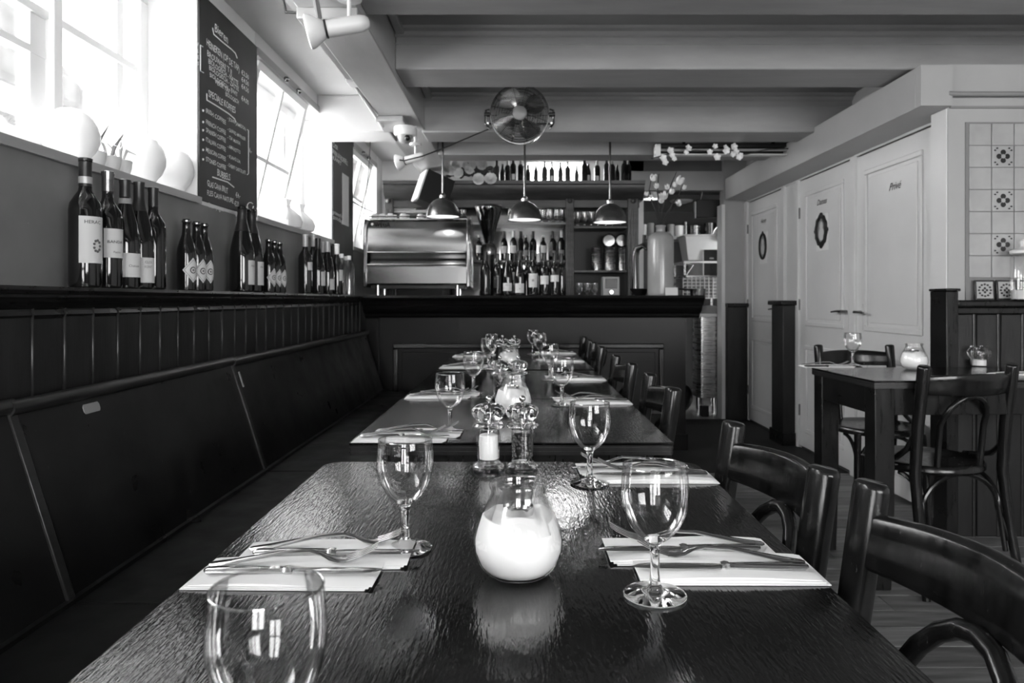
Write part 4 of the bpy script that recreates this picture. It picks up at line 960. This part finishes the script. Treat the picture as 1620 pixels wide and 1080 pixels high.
for (x, y, s) in ((1049, 250, 1), (1052, 257, .9), (1060, 239, 1), (1064, 246, .8), (1088, 235, 1), (1086, 240, .7), (1123, 240, .8), (1131, 232, .8), (1134, 249, 1), (1147, 234, .8), (1149, 238, 1), (1160, 232, 1), (1163, 240, 1), (1158, 244, .9), (1170, 249, .9), (1067, 251, .7), (1172, 245, .7)):
    m = MB(); petal_flower(m, P(x, y, 4.77), .030*s, 5, .35, rn, (rn.uniform(-.4, .4), -1, rn.uniform(-.4, .3)), 2); m.build('blossom', M['petal'], t, fixn=False)

# ================================================================== BACK BAR
YB = 6.1; KB = YB/F
bk = thing('back_bar', 'tall dark wooden back bar cabinet with moulded cornice and columns', 'back bar')
def bx(x): return (x-VX)*KB
def bz(y): return CH-(y-VY)*KB
XL, XR = bx(608), bx(1018)
cp = [(6.45, bz(316)), (YB+.02, bz(316)), (YB, bz(311)), (YB-.02, bz(309)), (YB-.045, bz(303)), (YB-.06, bz(297)), (YB-.06, bz(294)), (YB-.085, bz(293)), (YB-.09, bz(288)), (6.45, bz(288))]
MB().prism(cp, 'x', XL, XR, smooth=True).build('cornice', M['backbar'], bk, sharp=28)
B(bx(612), bx(1012), YB+.01, YB+.05, bz(328), bz(316)).build('frieze', M['backbar'], bk, bevel=.003)
for (a, b_) in ((608, 622), (700, 712), (895, 908), (993, 1010)):
    B(bx(a), bx(b_), YB-.005, YB+.06, .9, bz(314)).build('column', M['backbar'], bk, bevel=.005)
    m = MB()
    for k in range(3):
        xx = bx(a)+(bx(b_)-bx(a))*(k+1)/4; m.tube([(xx, YB-.006, 1.0), (xx, YB-.006, bz(330))], .0045, 6)
    m.build('column_fluting', M['backbar'], bk)
for a, b_ in ((895, 908), (993, 1010), (608, 622)):
    MB().sphere((bx((a+b_)/2), YB-.02, bz(318)), .022, 12, 8).build('carved_boss', M['backbar'], bk)
B(bx(615), bx(900), 6.42, 6.45, .9, bz(316)).build('back_panel', M['mirror'], bk, label='pale mirror backing')
B(bx(900), bx(1010), 6.42, 6.45, .9, bz(316)).build('back_panel', M['darkbox'], bk)
B(bx(620), bx(702), 6.38, 6.42, .9, bz(316)).build('back_panel', M['backbar'], bk)
for (a, b_, yt, th) in ((712, 895, 351, .02), (908, 993, 357, .02), (908, 993, 427, .02), (622, 700, 336, .02), (622, 700, 380, .02), (745, 895, 411, .02)):
    B(bx(a), bx(b_), YB+.02, 6.42, bz(yt)-th, bz(yt)).build('shelf', M['grey'] if yt == 351 else M['backbar'], bk, bevel=.002)
B(XL, XR, YB-.02, 6.45, .86, .9).build('lower_worktop', M['darkbox'], bk); B(XL, XR, YB, 6.45, 0, .86).build('lower_cupboard', M['darkbox'], bk)
# added glowing panel, stands in for the strongly lit wall behind the bottles
t = thing('lit_wall_patch', 'added glowing panel for the brightly lit wall behind the cornice bottles', 'lamp'); zc = bz(288)
B(bx(838), bx(930), 6.455, 6.47, 2.11, 2.33).build('glow_panel', M['tube'], t, bevel=.002); B(bx(834), bx(934), 6.47, 6.50, 2.10, 2.34).build('fitting', M['matte'], t)  # emission replaces light on the wall; the fitting is its added backing
# bottles on the cornice
xs = [786, 795, 803, 812, 824, 836, 848, 862, 874, 887, 899, 914, 925, 932, 947, 960, 970, 979, 988, 996]
OR = ['first', 'second', 'third', 'fourth', 'fifth', 'sixth', 'seventh', 'eighth', 'ninth', 'tenth', 'eleventh', 'twelfth', 'thirteenth', 'fourteenth', 'fifteenth', 'sixteenth', 'seventeenth', 'eighteenth', 'nineteenth', 'twentieth', 'twenty-first']
for i, x in enumerate(xs):
    clear = 5 < i < 11 or i in (0, 11); short = i in (6, 11)
    bottle('%s bottle on the back bar cornice, %s from the left' % ('clear' if clear else 'dark', OR[i]), (bx(x), YB+.02+(i % 3)*.045, bz(288)), 'beer' if (short or i % 4 == 1) else ('spirit' if clear else 'bordeaux'), 'bottles on the back bar cornice', body='gbottle' if clear else 'bottle', foil='foilp' if i % 3 else 'foil', fz=.235, scale=.70 if not short else .66, ang=-1.57, lab=(.03, .10, .5, 'label') if i in (3, 13, 14, 8) else None)
# roses
t = thing('rose_bunch', 'bunch of pale roses hanging over the left of the cornice', 'flowers')
for (x, y, s) in ((713, 270, .85), (727, 275, .9), (741, 270, .85), (736, 263, .6), (756, 284, 1.0), (764, 262, .95), (776, 285, 1.05), (748, 262, .7), (720, 262, .7)):
    m = MB(); petal_flower(m, P(x, y, 5.93), .062*s, 6, .45, rn, (rn.uniform(-.4, .4), -1, rn.uniform(-.2, .4)), 4, .62); m.build('rose', M['petal'], t, fixn=False)
MB().tube([P(705, 278, 5.99), P(730, 277, 6.0), P(760, 277, 6.0), P(782, 280, 5.99)], .008, 6).build('stem', M['stem'], t)
for k in range(10):
    c = P(706+k*8, 268+(k*7) % 14, 6.0); m = MB(); petal_flower(m, c, .06, 3, .2, rn, (0, -1, .3)); m.build('leaf', M['leaf'], t, fixn=False)
# glasses on shelves
tg = thing('tumbler', 'clear stemmed tumbler on the upper bar shelf, first from the left', 'glass', (0, 0, 0), 0, 'glasses on the upper bar shelf')
MB().lathe([(.001, 0), (.024, 0), (.025, .004), (.010, .012), (.010, .022), (.026, .035), (.033, .06), (.034, .12), (.033, .12), (.031, .06), (.024, .04), (.001, .034)], 20).build('tumbler_glass', M['jar'], tg)
tg.location = (bx(720), 6.2, bz(351))
for i, x in enumerate((732, 808, 820, 858, 870, 882, 890, 863, 876, 887)):
    copy_tree(tg, 'clear stemmed tumbler on the upper bar shelf, %s from the left' % OR[i+1], (bx(x), 6.18 if i < 7 else 6.3, bz(351)), 0)
for i, x in enumerate((915, 926, 937, 948, 960, 972, 984)):
    copy_tree(tg, 'clear glass on the shelf right of the carved column, %s from the left' % OR[i], (bx(x), 6.2, bz(357)), 0, 'glasses right of the column', scale=1.1)
for i, x in enumerate((917, 930, 942)):
    copy_tree(tg, 'glass low on the bar beside the coffee tin box, %s from the left' % OR[i], (bx(x)*.88, 5.42, 1.1172), 0, 'glasses low on the bar', scale=.8)
# steel canisters
for i, (x, w) in enumerate(((946, 16), (967, 19), (986, 12))):
    t = thing('steel_canister', 'tall brushed steel canister on the shelf, %s of three' % ('left', 'middle', 'right')[i], 'canister', (bx(x), 6.22, bz(427)), 0, 'steel canisters')
    MB().lathe([(.001, 0), (w*KB/2, 0), (w*KB/2, .20), (w*KB/2-.004, .205), (.001, .205)], 28).build('canister', M['steel'], t)
    MB().lathe([(w*KB/2+.001, .19), (w*KB/2+.002, .192), (w*KB/2+.001, .196)], 28).build('rim', M['chrome'], t)
for i, x in enumerate((967, 988)):
    t = tag(MB().rings([[(r*math.cos(2*PI*k/28), yy, r*math.sin(2*PI*k/28)) for k in range(28)] for r, yy in ((.001, 0), (.05, .002), (.058, -.012), (.06, -.01), (.05, .006), (.001, .004))], caps=False).build('round_lid', M['chromed'], loc=(bx(x), 6.16, bz(376))), ['round steel lid leaning above the canisters, left one', 'round steel lid leaning above the canisters, right one'][i], 'lid')
    t.location = (bx(x), 6.24, bz(427)+.205+.061)
# bottles on bar, front row and second tier
Yc = 5.22; kc = Yc/F
FR = [(768, 'bordeaux', 1.0, None, 'dark bottle at the left end of the front row on the bar'), (787, 'bordeaux', .96, (.06, .15, .9, 'foil'), 'dark labelled bottle second in the front row on the bar'),
      (803, 'burgundy', .98, (.035, .095, .9, 'label'), 'bottle with white label and lines, third in the front row'), (822, 'burgundy', 1.0, (.02, .09, .9, 'label'), 'bottle with white label and a dot, fourth in the front row'),
      (843, 'bordeaux', 1.02, (.06, .16, .95, 'label'), 'bottle with tall white flower label, fifth in the front row'), (861, 'bordeaux', .98, (.085, .15, .95, 'label'), 'bottle with white square label, sixth in the front row'),
      (877, 'bordeaux', .98, (.105, .155, .95, 'label'), 'bottle with high white label, last of the front row')]
for i, (x, kd, sc, lb, lab) in enumerate(FR):
    bottle(lab, ((x-VX)*kc, Yc-.02, 1.1172), kd, 'front row of bottles on the bar', foil='foil', fz=.26, lab=lb, scale=sc*.98, ang=-1.57, txt=[('1 8 1 1', .012, .075, 0, 'ink')] if i == 2 else ([('o', .02, .045, 0, 'ink')] if i == 3 else ([('*', .05, .085, 0, 'ink')] if i == 4 else None)))
SR = [(757, 388), (797, 388), (812, 372), (824, 375), (832, 372), (844, 366), (860, 370), (876, 366), (889, 365)]
for i, (x, y) in enumerate(SR):
    bottle('bottle on the raised shelf behind the bar bottles, %s from the left' % OR[i], (bx(x), 6.17+(i % 2)*.07, bz(411)+.0), ('spirit', 'bordeaux', 'bordeaux', 'burgundy', 'spirit', 'bordeaux', 'spirit', 'bordeaux', 'bordeaux')[i], 'bottles on the raised shelf', body='bottle', foil='foil' if i % 2 else 'foilp', fz=.25, scale=.80, ang=-1.57, lab=(.08, .16, .9, 'label') if i in (0, 1, 2, 6) else (.05, .11, .9, 'labeld'))
# back row between
for i, (x, z) in enumerate(((797, 0), (813, 0), (833, 0), (852, 0), (869, 0), (888, 0))):
    bottle('bottle standing behind the front row on the bar, %s from the left' % OR[(i+1) % 7], ((x-VX)*5.38/F, 5.38, 1.1172), 'bordeaux' if i % 2 else 'spirit', 'second row of bottles on the bar', body='bottle', foil='foilp' if i % 3 == 0 else 'foil', fz=.26, scale=.98, ang=-1.57, lab=(.12, .18, .9, 'label') if i in (1, 4) else None)

# coffee machine
Ym = 5.14; km = Ym/F
def mx(x): return (x-VX)*km
def mz(y): return CH-(y-VY)*km
cm = thing('espresso_machine', 'large polished steel espresso machine on the left of the bar', 'espresso machine')
X0, X1 = mx(581), mx(738)
def arcpts(pts): return pts
up = [(Ym+.06, mz(347)), (Ym+.035, mz(352)), (Ym+.012, mz(364)), (Ym, mz(378)), (Ym-.002, mz(390)), (Ym+.004, mz(399)), (Ym+.35, mz(399)), (Ym+.35, mz(347))]
MB().prism(up, 'x', X0, X1, smooth=True).build('upper_panel', M['steelx'], cm, sharp=35)
MB().prism([(Ym+.03, mz(399.5)), (Ym+.055, mz(408)), (Ym+.03, mz(418)), (Ym+.3, mz(418)), (Ym+.3, mz(399.5))], 'x', X0+.01, X1-.01, smooth=True).build('recess_panel', M['steelx'], cm, sharp=35)
MB().prism([(Ym+.0, mz(418.5)), (Ym-.012, mz(422)), (Ym-.014, mz(448)), (Ym-.004, mz(451)), (Ym+.35, mz(451)), (Ym+.35, mz(418.5))], 'x', X0-.01, X1+.01, smooth=True).build('lower_panel', M['steelx'], cm, sharp=35)
for y_ in (399, 418.5): MB().tube([(X0, Ym-.004, mz(y_)), (X1, Ym-.004, mz(y_))], .005, 8).build('trim_line', M['chrome'], cm)
for s, xx in ((-1, X0), (1, X1)):
    MB().prism([(Ym+.03, mz(346)), (Ym-.01, mz(362)), (Ym-.018, mz(390)), (Ym+.0, mz(405)), (Ym-.026, mz(425)), (Ym-.024, mz(454)), (Ym+.36, mz(454)), (Ym+.36, mz(346))], 'x', xx if s > 0 else xx-.028, xx+.028 if s > 0 else xx).build('side_panel', M['steelx'], cm, bevel=.006)
B(X0, X1, Ym+.05, Ym+.34, mz(346), mz(344)).build('cup_tray', M['steel'], cm); MB().tube([(X0, Ym+.05, mz(341)), (X1, Ym+.05, mz(341))], .004, 8).build('tray_rail', M['chrome'], cm)
B(X0+.02, X1-.02, Ym+.04, Ym+.32, mz(456), mz(451)).build('drip_tray', M['black'], cm)
for xx in (X0+.07, X1-.07):
    for yy in (Ym+.03, Ym+.29): MB().cyl((xx, yy, 1.117), (xx, yy, mz(451)), .014, n=14).build('foot', M['chrome'], cm)
text('WEGA', .046, (mx(591), Ym+.019, mz(357)), (1, 0, 0), (0, .42, 1), M['ink'], cm, width=.115)
MB().sphere((mx(588), Ym+.019, mz(354)), .010, 10, 6, (1, .3, 1)).build('round_emblem', M['white'], cm)
MB().tube([(mx(743), Ym+.02, mz(372)), (mx(747), Ym-.04, mz(390)), (mx(748), Ym-.05, mz(420)), (mx(747), Ym-.04, mz(445))], .007, 8).build('steam_wand', M['chrome'], cm)
for i, (x, y0) in enumerate(((587, 0), (598, 0), (612, 0), (660, 0), (633, 0))):
    t = thing('coffee_cup', 'white coffee cup upturned on the espresso machine, %s from the left' % ('first', 'second', 'third', 'fifth', 'fourth')[i], 'cup', (mx(x), Ym+.14+.03*(i % 2), mz(344)), 0, 'cups on the espresso machine')
    MB().lathe([(.026, .0), (.030, .0), (.027, .03), (.018, .046), (.001, .048)], 20).build('cup', M['white'], t); MB().tube([(.028, 0, .012), (.045, 0, .014), (.045, 0, .032), (.025, 0, .036)], .004, 6).build('cup_handle', M['white'], t)
# grinder
t = thing('coffee_grinder', 'coffee grinder with a dark conical bean hopper right of the espresso machine', 'grinder', ((773-VX)*5.47/F, 5.47, 1.1172))
def gz(y): return CH-(y-VY)*5.47/F-1.1172
MB().lathe([(.030, gz(385)), (.045, gz(372)), (.098, gz(337)), (.107, gz(331)), (.107, gz(328)), (.10, gz(328)), (.09, gz(337)), (.03, gz(380))], 36, closed=True).build('hopper', M['smoked'], t)
MB().lathe([(.001, gz(384)), (.028, gz(380)), (.042, gz(370)), (.07, gz(350)), (.001, gz(346))], 28).build('coffee_beans', M['ink'], t)
MB().lathe([(.109, gz(329)), (.111, gz(327)), (.100, gz(325)), (.001, gz(324.5))], 32).build('hopper_lid', M['black'], t)
MB().lathe([(.001, gz(386)), (.045, gz(386)), (.062, gz(392)), (.06, gz(405)), (.05, gz(410)), (.055, .05), (.07, .04), (.075, 0), (.001, 0)], 28).build('grinder_body', M['chromed'], t)
MB().tube([(-.03, -.06, gz(405)), (-.05, -.11, gz(408)), (-.05, -.13, gz(411))], .008, 8).build('dose_lever', M['chrome'], t)
# radio box
t = thing('metal_box', 'small steel box appliance with round dial on the bar below the canisters', 'appliance', ((967-VX)*5.4/F, 5.4, 1.1172))
B(-.065, .065, 0, .12, 0, .145).build('case', M['grey'], t, bevel=.006); B(-.045, .045, -.004, .001, .055, .13).build('screen', M['black'], t, bevel=.002)
MB().rings([[(r*math.cos(2*PI*k/20), yy, .027+r*math.sin(2*PI*k/20)) for k in range(20)] for r, yy in ((.020, .001), (.020, -.012), (.016, -.016), (.001, -.016))], caps=False).build('dial', M['chromed'], t)
# vase with magnolia
vq = ((1045-VX)*5.12/F, 5.12, 1.1172)
t = thing('stoneware_bottle_vase', 'tall grey glazed stoneware bottle vase at the right end of the bar', 'vase', vq)
MB().lathe([(.001, 0), (.088, 0), (.093, .006), (.094, .02), (.094, .39), (.090, .42), (.070, .445), (.042, .455), (.034, .462), (.033, .49), (.038, .497), (.038, .505), (.030, .507), (.026, .49), (.001, .48)], 44).build('vase_body', M['stoneware'], t)
MB().tube([(.03, -.02, .445), (.055, -.03, .455), (.06, -.03, .435), (.075, -.03, .42)], .008, 8).build('lug', M['stoneware'], t)
tag(B(-.045, .045, -.002, .001, 0, .055).build('place_card', M['label'], loc=(vq[0]+.055, vq[1]-.115, 1.1172), rot=(-.1, 0, 0)), 'small white card leaning before the stoneware vase', 'card')
t = thing('magnolia_branches', 'bare magnolia branches with pale blooms in the stoneware vase', 'flowers')
Yv = 5.12
br = [[(1045, 362), (1040, 340), (1032, 320), (1027, 300), (1030, 285)], [(1045, 362), (1048, 335), (1052, 315), (1060, 296), (1070, 272)], [(1046, 362), (1050, 345), (1062, 325), (1074, 308), (1080, 292)], [(1044, 362), (1043, 330), (1040, 300), (1042, 275)], [(1046, 362), (1056, 338), (1066, 318), (1075, 312)]]
for i, b_ in enumerate(br): MB().tube([P(x, y, Yv+.03*math.sin(i*2.3)*(k)/3) for k, (x, y) in enumerate(b_)], [.007-.001*k for k in range(len(b_))], 6).build('branch', M['stem'], t)
for (x, y, s) in ((1033, 287, 1.1), (1071, 291, 1.3), (1050, 315, 1.2), (1045, 321, .9), (1060, 307, .9), (1076, 325, .9), (1022, 310, .7), (1082, 300, .7), (1040, 298, .8), (1066, 296, .8), (1056, 300, .8), (1030, 314, .6)):
    m = MB(); petal_flower(m, P(x, y, Yv-.03), .040*s, 5, .95, rn, (rn.uniform(-.5, .5), -.5, rn.uniform(.4, 1)), 2); m.build('bloom', M['petal'], t, fixn=False)
# small clutter right of the vase
t = thing('bar_tray', 'dark low bowl with small glasses left of the stoneware vase', 'bowl', ((1012-VX)*5.3/F, 5.3, 1.1172)); MB().lathe([(.001, 0), (.04, 0), (.075, .05), (.072, .052), (.036, .008), (.001, .006)], 24).build('bowl', M['black'], t)
t = thing('beer_tap', 'dark curved tap fitting on the bar left of the vase', 'tap', ((1006-VX)*5.4/F, 5.42, 1.1172))
MB().tube([(0, 0, 0), (0, 0, .30), (.01, -.02, .36), (.05, -.05, .38), (.07, -.09, .35)], [.03, .026, .026, .02, .012], 14).build('tap_column', M['chromed'], t); MB().tube([(.05, -.05, .38), (.06, -.05, .46)], [.008, .014], 10).build('tap_lever', M['black'], t)
t = thing('sauce_pan', 'small dark pan with shiny rim on the bar end right of the vase', 'pan', ((1104-VX)*5.35/F, 5.35, 1.1172)); MB().lathe([(.001, 0), (.055, 0), (.06, .05), (.063, .052), (.057, .052), (.052, .006), (.001, .006)], 24).build('pan', M['chromed'], t); MB().tube([(-.06, 0, .045), (-.15, -.02, .05)], .007, 8).build('pan_handle', M['black'], t)
# stereo and shelves left
t = thing('stereo_amplifier', 'silver stereo amplifier on the shelf above the espresso machine', 'amplifier', (bx(660), 6.16, bz(336)))
B(-.21, .21, 0, .22, 0, .085).build('case', M['steel'], t, bevel=.004)
for xx in (.10, .15): MB().cyl((xx, 0, .042), (xx, -.02, .042), .016, n=16).build('knob', M['black'], t)
B(-.02, .07, -.003, .001, .03, .055).build('display', M['black'], t)
for i, x in enumerate((634, 645, 668, 684, 658)):
    t = thing('stacked_cup', 'pale cup on the shelf below the amplifier, %s from the left' % ('first', 'second', 'fourth', 'fifth', 'third')[i], 'cup', (bx(x), 6.15, bz(336)-.02-.115), 0, 'cups below the amplifier'); MB().lathe([(.001, 0), (.02, 0), (.035, .05), (.033, .05), (.018, .005), (.001, .005)], 18).build('cup', M['white'], t)
tag(B(bx(622)+.005, bx(700)-.005, 6.1, 6.35, bz(336)-.155, bz(336)-.136).build('cup_shelf', M['grey']), 'grey shelf carrying pale cups below the amplifier', 'shelf')
# speaker
q = P(690, 305, 5.75)
sp = thing('hanging_speaker', 'black loudspeaker with pale front hanging at an angle above the espresso machine', 'speaker', q)
sp.rotation_euler = (math.radians(-4), math.radians(20), math.radians(24))
B(-.14, .10, -.09, .09, -.13, .13).build('cabinet', M['black'], sp, bevel=.006); B(-.155, -.14, -.085, .085, -.125, .125).build('grille', M['matte'], sp, bevel=.004)
tag(MB().tube([(q.x-.03, 5.72, q.z+.1), (q.x-.05, 5.70, q.z+.2), (q.x-.05, 5.70, 2.14)], .008, 8).build('speaker_bracket', M['black']), 'dark bracket holding the loudspeaker under the beam', 'bracket')

# ================================================================== KITCHEN
def kq(x, y, Y): return P(x, y, Y)
ks = thing('kitchen_shelf', 'dark kitchen wall shelf beyond the bar carrying tins', 'shelf')
a = P(1010, 375, 7.6); b_ = P(1140, 375, 7.6); B(a.x, b_.x+.1, 7.5, 7.85, a.z-.03, a.z).build('shelf_board', M['grey'], ks)
B(a.x, b_.x+.1, 7.83, 7.86, a.z, a.z+.30).build('shelf_back', M['darkbox'], ks)
for i, (x, w, h, m_) in enumerate(((1019, 10, 20, 'plastic'), (1030, 10, 22, 'grey'), (1062, 11, 20, 'grey'), (1075, 13, 18, 'white'), (1085, 7, 24, 'chromed'), (1100, 17, 18, 'steel'), (1124, 18, 22, 'chromed'))):
    k_ = 7.6/F; t = thing('storage_tin', '%s tin on the kitchen shelf, %s from the left' % (dict(plastic='pale', grey='grey', white='white', chromed='dark', steel='steel')[m_], OR[i]), 'tin', ((x-VX)*k_, 7.62, a.z), 0, 'tins on the kitchen shelf')
    MB().lathe([(.001, 0), (w*k_/2, 0), (w*k_/2, h*k_), (w*k_/2-.006, h*k_+.004), (.001, h*k_+.004)], 22).build('tin', M[m_], t); MB().lathe([(w*k_/2+.002, h*k_*.86), (w*k_/2+.003, h*k_), (.001, h*k_+.006)], 22).build('lid', M[m_], t)
q = P(1108, 413, 6.95); k_ = 6.95/F
t = thing('white_container', 'big white plastic container tilted on the kitchen rack', 'container', (q.x, q.y, q.z))
MB().rings([[(cx*s_, cy*s_*.8, z) for cx, cy in ((-1, -1), (1, -1), (1, 1), (-1, 1))] for s_, z in ((.15, 0), (.185, .235), (.20, .235), (.20, .25), (.17, .25), (.14, .02))], smooth=False).build('tub', M['matte'], t, bevel=.008)
rk = thing('kitchen_rack', 'steel kitchen rack with slotted baskets behind the bar end', 'rack')
z1 = P(1110, 414, 6.95).z; z0 = P(1110, 436, 6.95).z; xa, xb = P(1078, 400, 6.9).x, P(1142, 400, 6.9).x
B(xa, xb, 6.8, 7.25, z1-.02, z1-.001).build('rack_shelf', M['matte'], rk); B(xa, xb, 6.8, 7.25, z0-.02, z0).build('rack_shelf', M['steel'], rk)
for xx in (xa, xb-.02):
    for yy in (6.8, 7.23): B(xx, xx+.02, yy, yy+.02, .0, z1-.02).build('rack_post', M['steel'], rk)
MB().tube([(xa+.01, 6.79, z1-.02), (xa+.09, 6.79, z1-.02-.02), (xa+.02, 6.79, z0+.0)], .008, 6).build('rack_brace', M['matte'], rk)
bs = thing('slotted_basket', 'slotted grey dishwasher basket under the plate stack', 'basket', (0, 0, 0)); xa2, xb2 = P(1082, 400, 6.75).x, P(1136, 400, 6.75).x
for k in range(6):
    zz = z0-.03-k*.032; B(xa2, xb2, 6.78, 6.79, zz-.012, zz).build('basket_slat', M['plastic'], bs)
for k in range(9): xx = xa2+(xb2-xa2)*k/8; B(xx-.004, xx+.004, 6.772, 6.782, z0-.21, z0-.02).build('basket_rib', M['plastic'], bs)
B(xa2, xb2, 6.80, 6.82, z0-.21, z0-.02).build('basket_back', M['grey'], bs); B(xa2, xb2, 6.78, 7.1, z0-.225, z0-.21).build('basket_base', M['plastic'], bs)
for k in range(9):
    c = P(1103, 436, 6.9); tag(MB().lathe([(.001, 0), (.05, 0), (.082, .010), (.083, .012), (.05, .004), (.001, .004)], 28).build('plate', M['white'], loc=(c.x, 6.95, z0+.001+k*.0125)), 'white plate in the stack on the kitchen rack, %s from the bottom' % OR[k], 'plate', 'stack of plates on the kitchen rack')
q = P(1130, 434, 6.72); t = thing('black_box', 'upright black box with small emblem beside the plates', 'box', (q.x, 6.86, z0)); B(-.075, .065, -.05, .08, 0, .245).build('box_body', M['black'], t, bevel=.003); B(-.085, -.075, -.05, .08, 0, .24).build('box_side', M['plastic'], t); B(-.02, .02, -.052, -.049, .155, .17).build('box_emblem', M['grey'], t)
q = P(1122, 330, 6.7); t = thing('wall_monitor', 'black monitor hung from the ceiling in the kitchen doorway', 'monitor', q); B(-.125, .135, -.02, .03, -.085, .085).build('screen', M['black'], t, bevel=.006)
B(-.14, -.126, -.015, .02, -.09, .065).build('side_bezel', M['plastic'], t)
for xx in (-.09, .09): MB().tube([(xx, 0, .08), (xx+.02, 0, .14), (xx+.03, 0, CZ-q.z)], .007, 6).build('hanger', M['black'], t)
q = P(1140, 372, 6.8); t = thing('steel_funnel', 'shiny steel ladles hanging under the kitchen monitor', 'ladles', q)
MB().lathe([(.001, -.06), (.03, -.055), (.055, -.02), (.06, .01), (.056, .01), (.05, -.02), (.001, -.05)], 20).build('ladle_bowl', M['chrome'], t); MB().tube([(.05, 0, 0), (.03, 0, .10), (0, 0, .16)], .005, 6).build('ladle_handle', M['chrome'], t)
tag(MB().rings([[(r*math.cos(2*PI*k/28), yy, r*math.sin(2*PI*k/28)) for k in range(28)] for r, yy in ((.001, 0), (.09, .0), (.10, -.02), (.102, -.018), (.09, .008), (.001, .006))], caps=False).build('steel_bowl', M['steel'], loc=P(1143, 372, 6.95)), 'round steel dish hung edge-on by the kitchen door', 'dish')
# steel bin
t = thing('steel_urn_bin', 'tall brushed steel bin on legs with domed lid beyond the bar end', 'bin', (1.80, 6.72, 0))
MB().prism(rrect(-.125, .125, -.12, .12, .045, 6), 'z', .17, .93, smooth=True).build('bin_body', M['steel'], t, bevel=.003)
MB().prism(rrect(-.135, .135, -.13, .13, .05, 6), 'z', .93, .955, smooth=True).build('bin_rim', M['matte'], t, bevel=.003)
R = [[(r*math.cos(2*PI*k/28)+.02, r*math.sin(2*PI*k/28), z) for k in range(28)] for r, z in ((.11, .955), (.105, .985), (.08, 1.015), (.04, 1.03), (.001, 1.033))]; MB().rings(R).build('domed_lid', M['grey'], t)
for sx in (-.08, .07):
    for sy in (-.08, .08): MB().cyl((sx, sy, .0), (sx, sy, .17), .014, n=12).build('leg', M['chrome'], t)
for sx in (-.10, .06): B(sx, sx+.07, -.15, -.07, 0, .10).build('foot_block', M['black'], t, bevel=.008)
t = thing('dark_sack', 'dark rounded sack on the floor behind the bar end', 'sack', (1.50, 6.75, 0)); MB().sphere((0, 0, .16), .16, 20, 12, (1, .9, 1)).build('sack_body', M['black'], t)
t = thing('steel_pipe_stand', 'slim pale upright pole beside the steel bin', 'pole', (1.49, 6.62, 0)); MB().cyl((0, 0, 0), (0, 0, .98), .014, n=12).build('pole', M['grey'], t); MB().lathe([(.001, .93), (.03, .93), (.022, .99), (.001, .99)], 16).build('pole_head', M['plastic'], t)
q = P(1070, 323, 7.5)
tag(MB().lathe([(.001, 0), (.05, 0), (.12, .02), (.13, .035), (.001, .05)], 24).build('ceiling_disc_lamp', M['plastic'], loc=(P(1078, 322, 7.9).x, 7.9, P(1078, 322, 7.9).z)), 'small flat pale lamp disc under the kitchen ceiling', 'lamp')

# ================================================================== OUTSIDE THE WINDOWS
t = thing('wrought_iron_grille', 'twisted wrought iron bars outside the first window', 'grille')
for yy in (2.03, 2.155, 1.90):
    n = 60; m = MB(); R = []
    for i in range(n+1):
        z = 1.50+.75*i/n; a = i*.55; R.append([(-1.66+.008*math.cos(a+q*PI/2), yy+.008*math.sin(a+q*PI/2), z) for q in range(4)])
    m.rings(R, smooth=False).build('twisted_bar', M['iron'], t)
B(-1.668, -1.652, 1.7, 2.25, 1.50, 1.515).build('cross_bar', M['iron'], t)
h = thing('canal_house', 'pale canal house with dark windows across the street', 'house', (-14, 17, -2))
B(-1, 0, -6.5, 7, 0, 9).build('facade', M['outwhite'], h)
for iy in range(5):
    for iz in range(3): B(-.05, .04, -5.6+iy*2.5, -4.3+iy*2.5, 1.2+iz*2.6, 3.0+iz*2.6).build('window', M['outdark'], h); 
MB().prism([(-6.7, 9), (7.2, 9), (.2, 12)], 'x', -1.2, .2).build('gable', M['brick'], h)
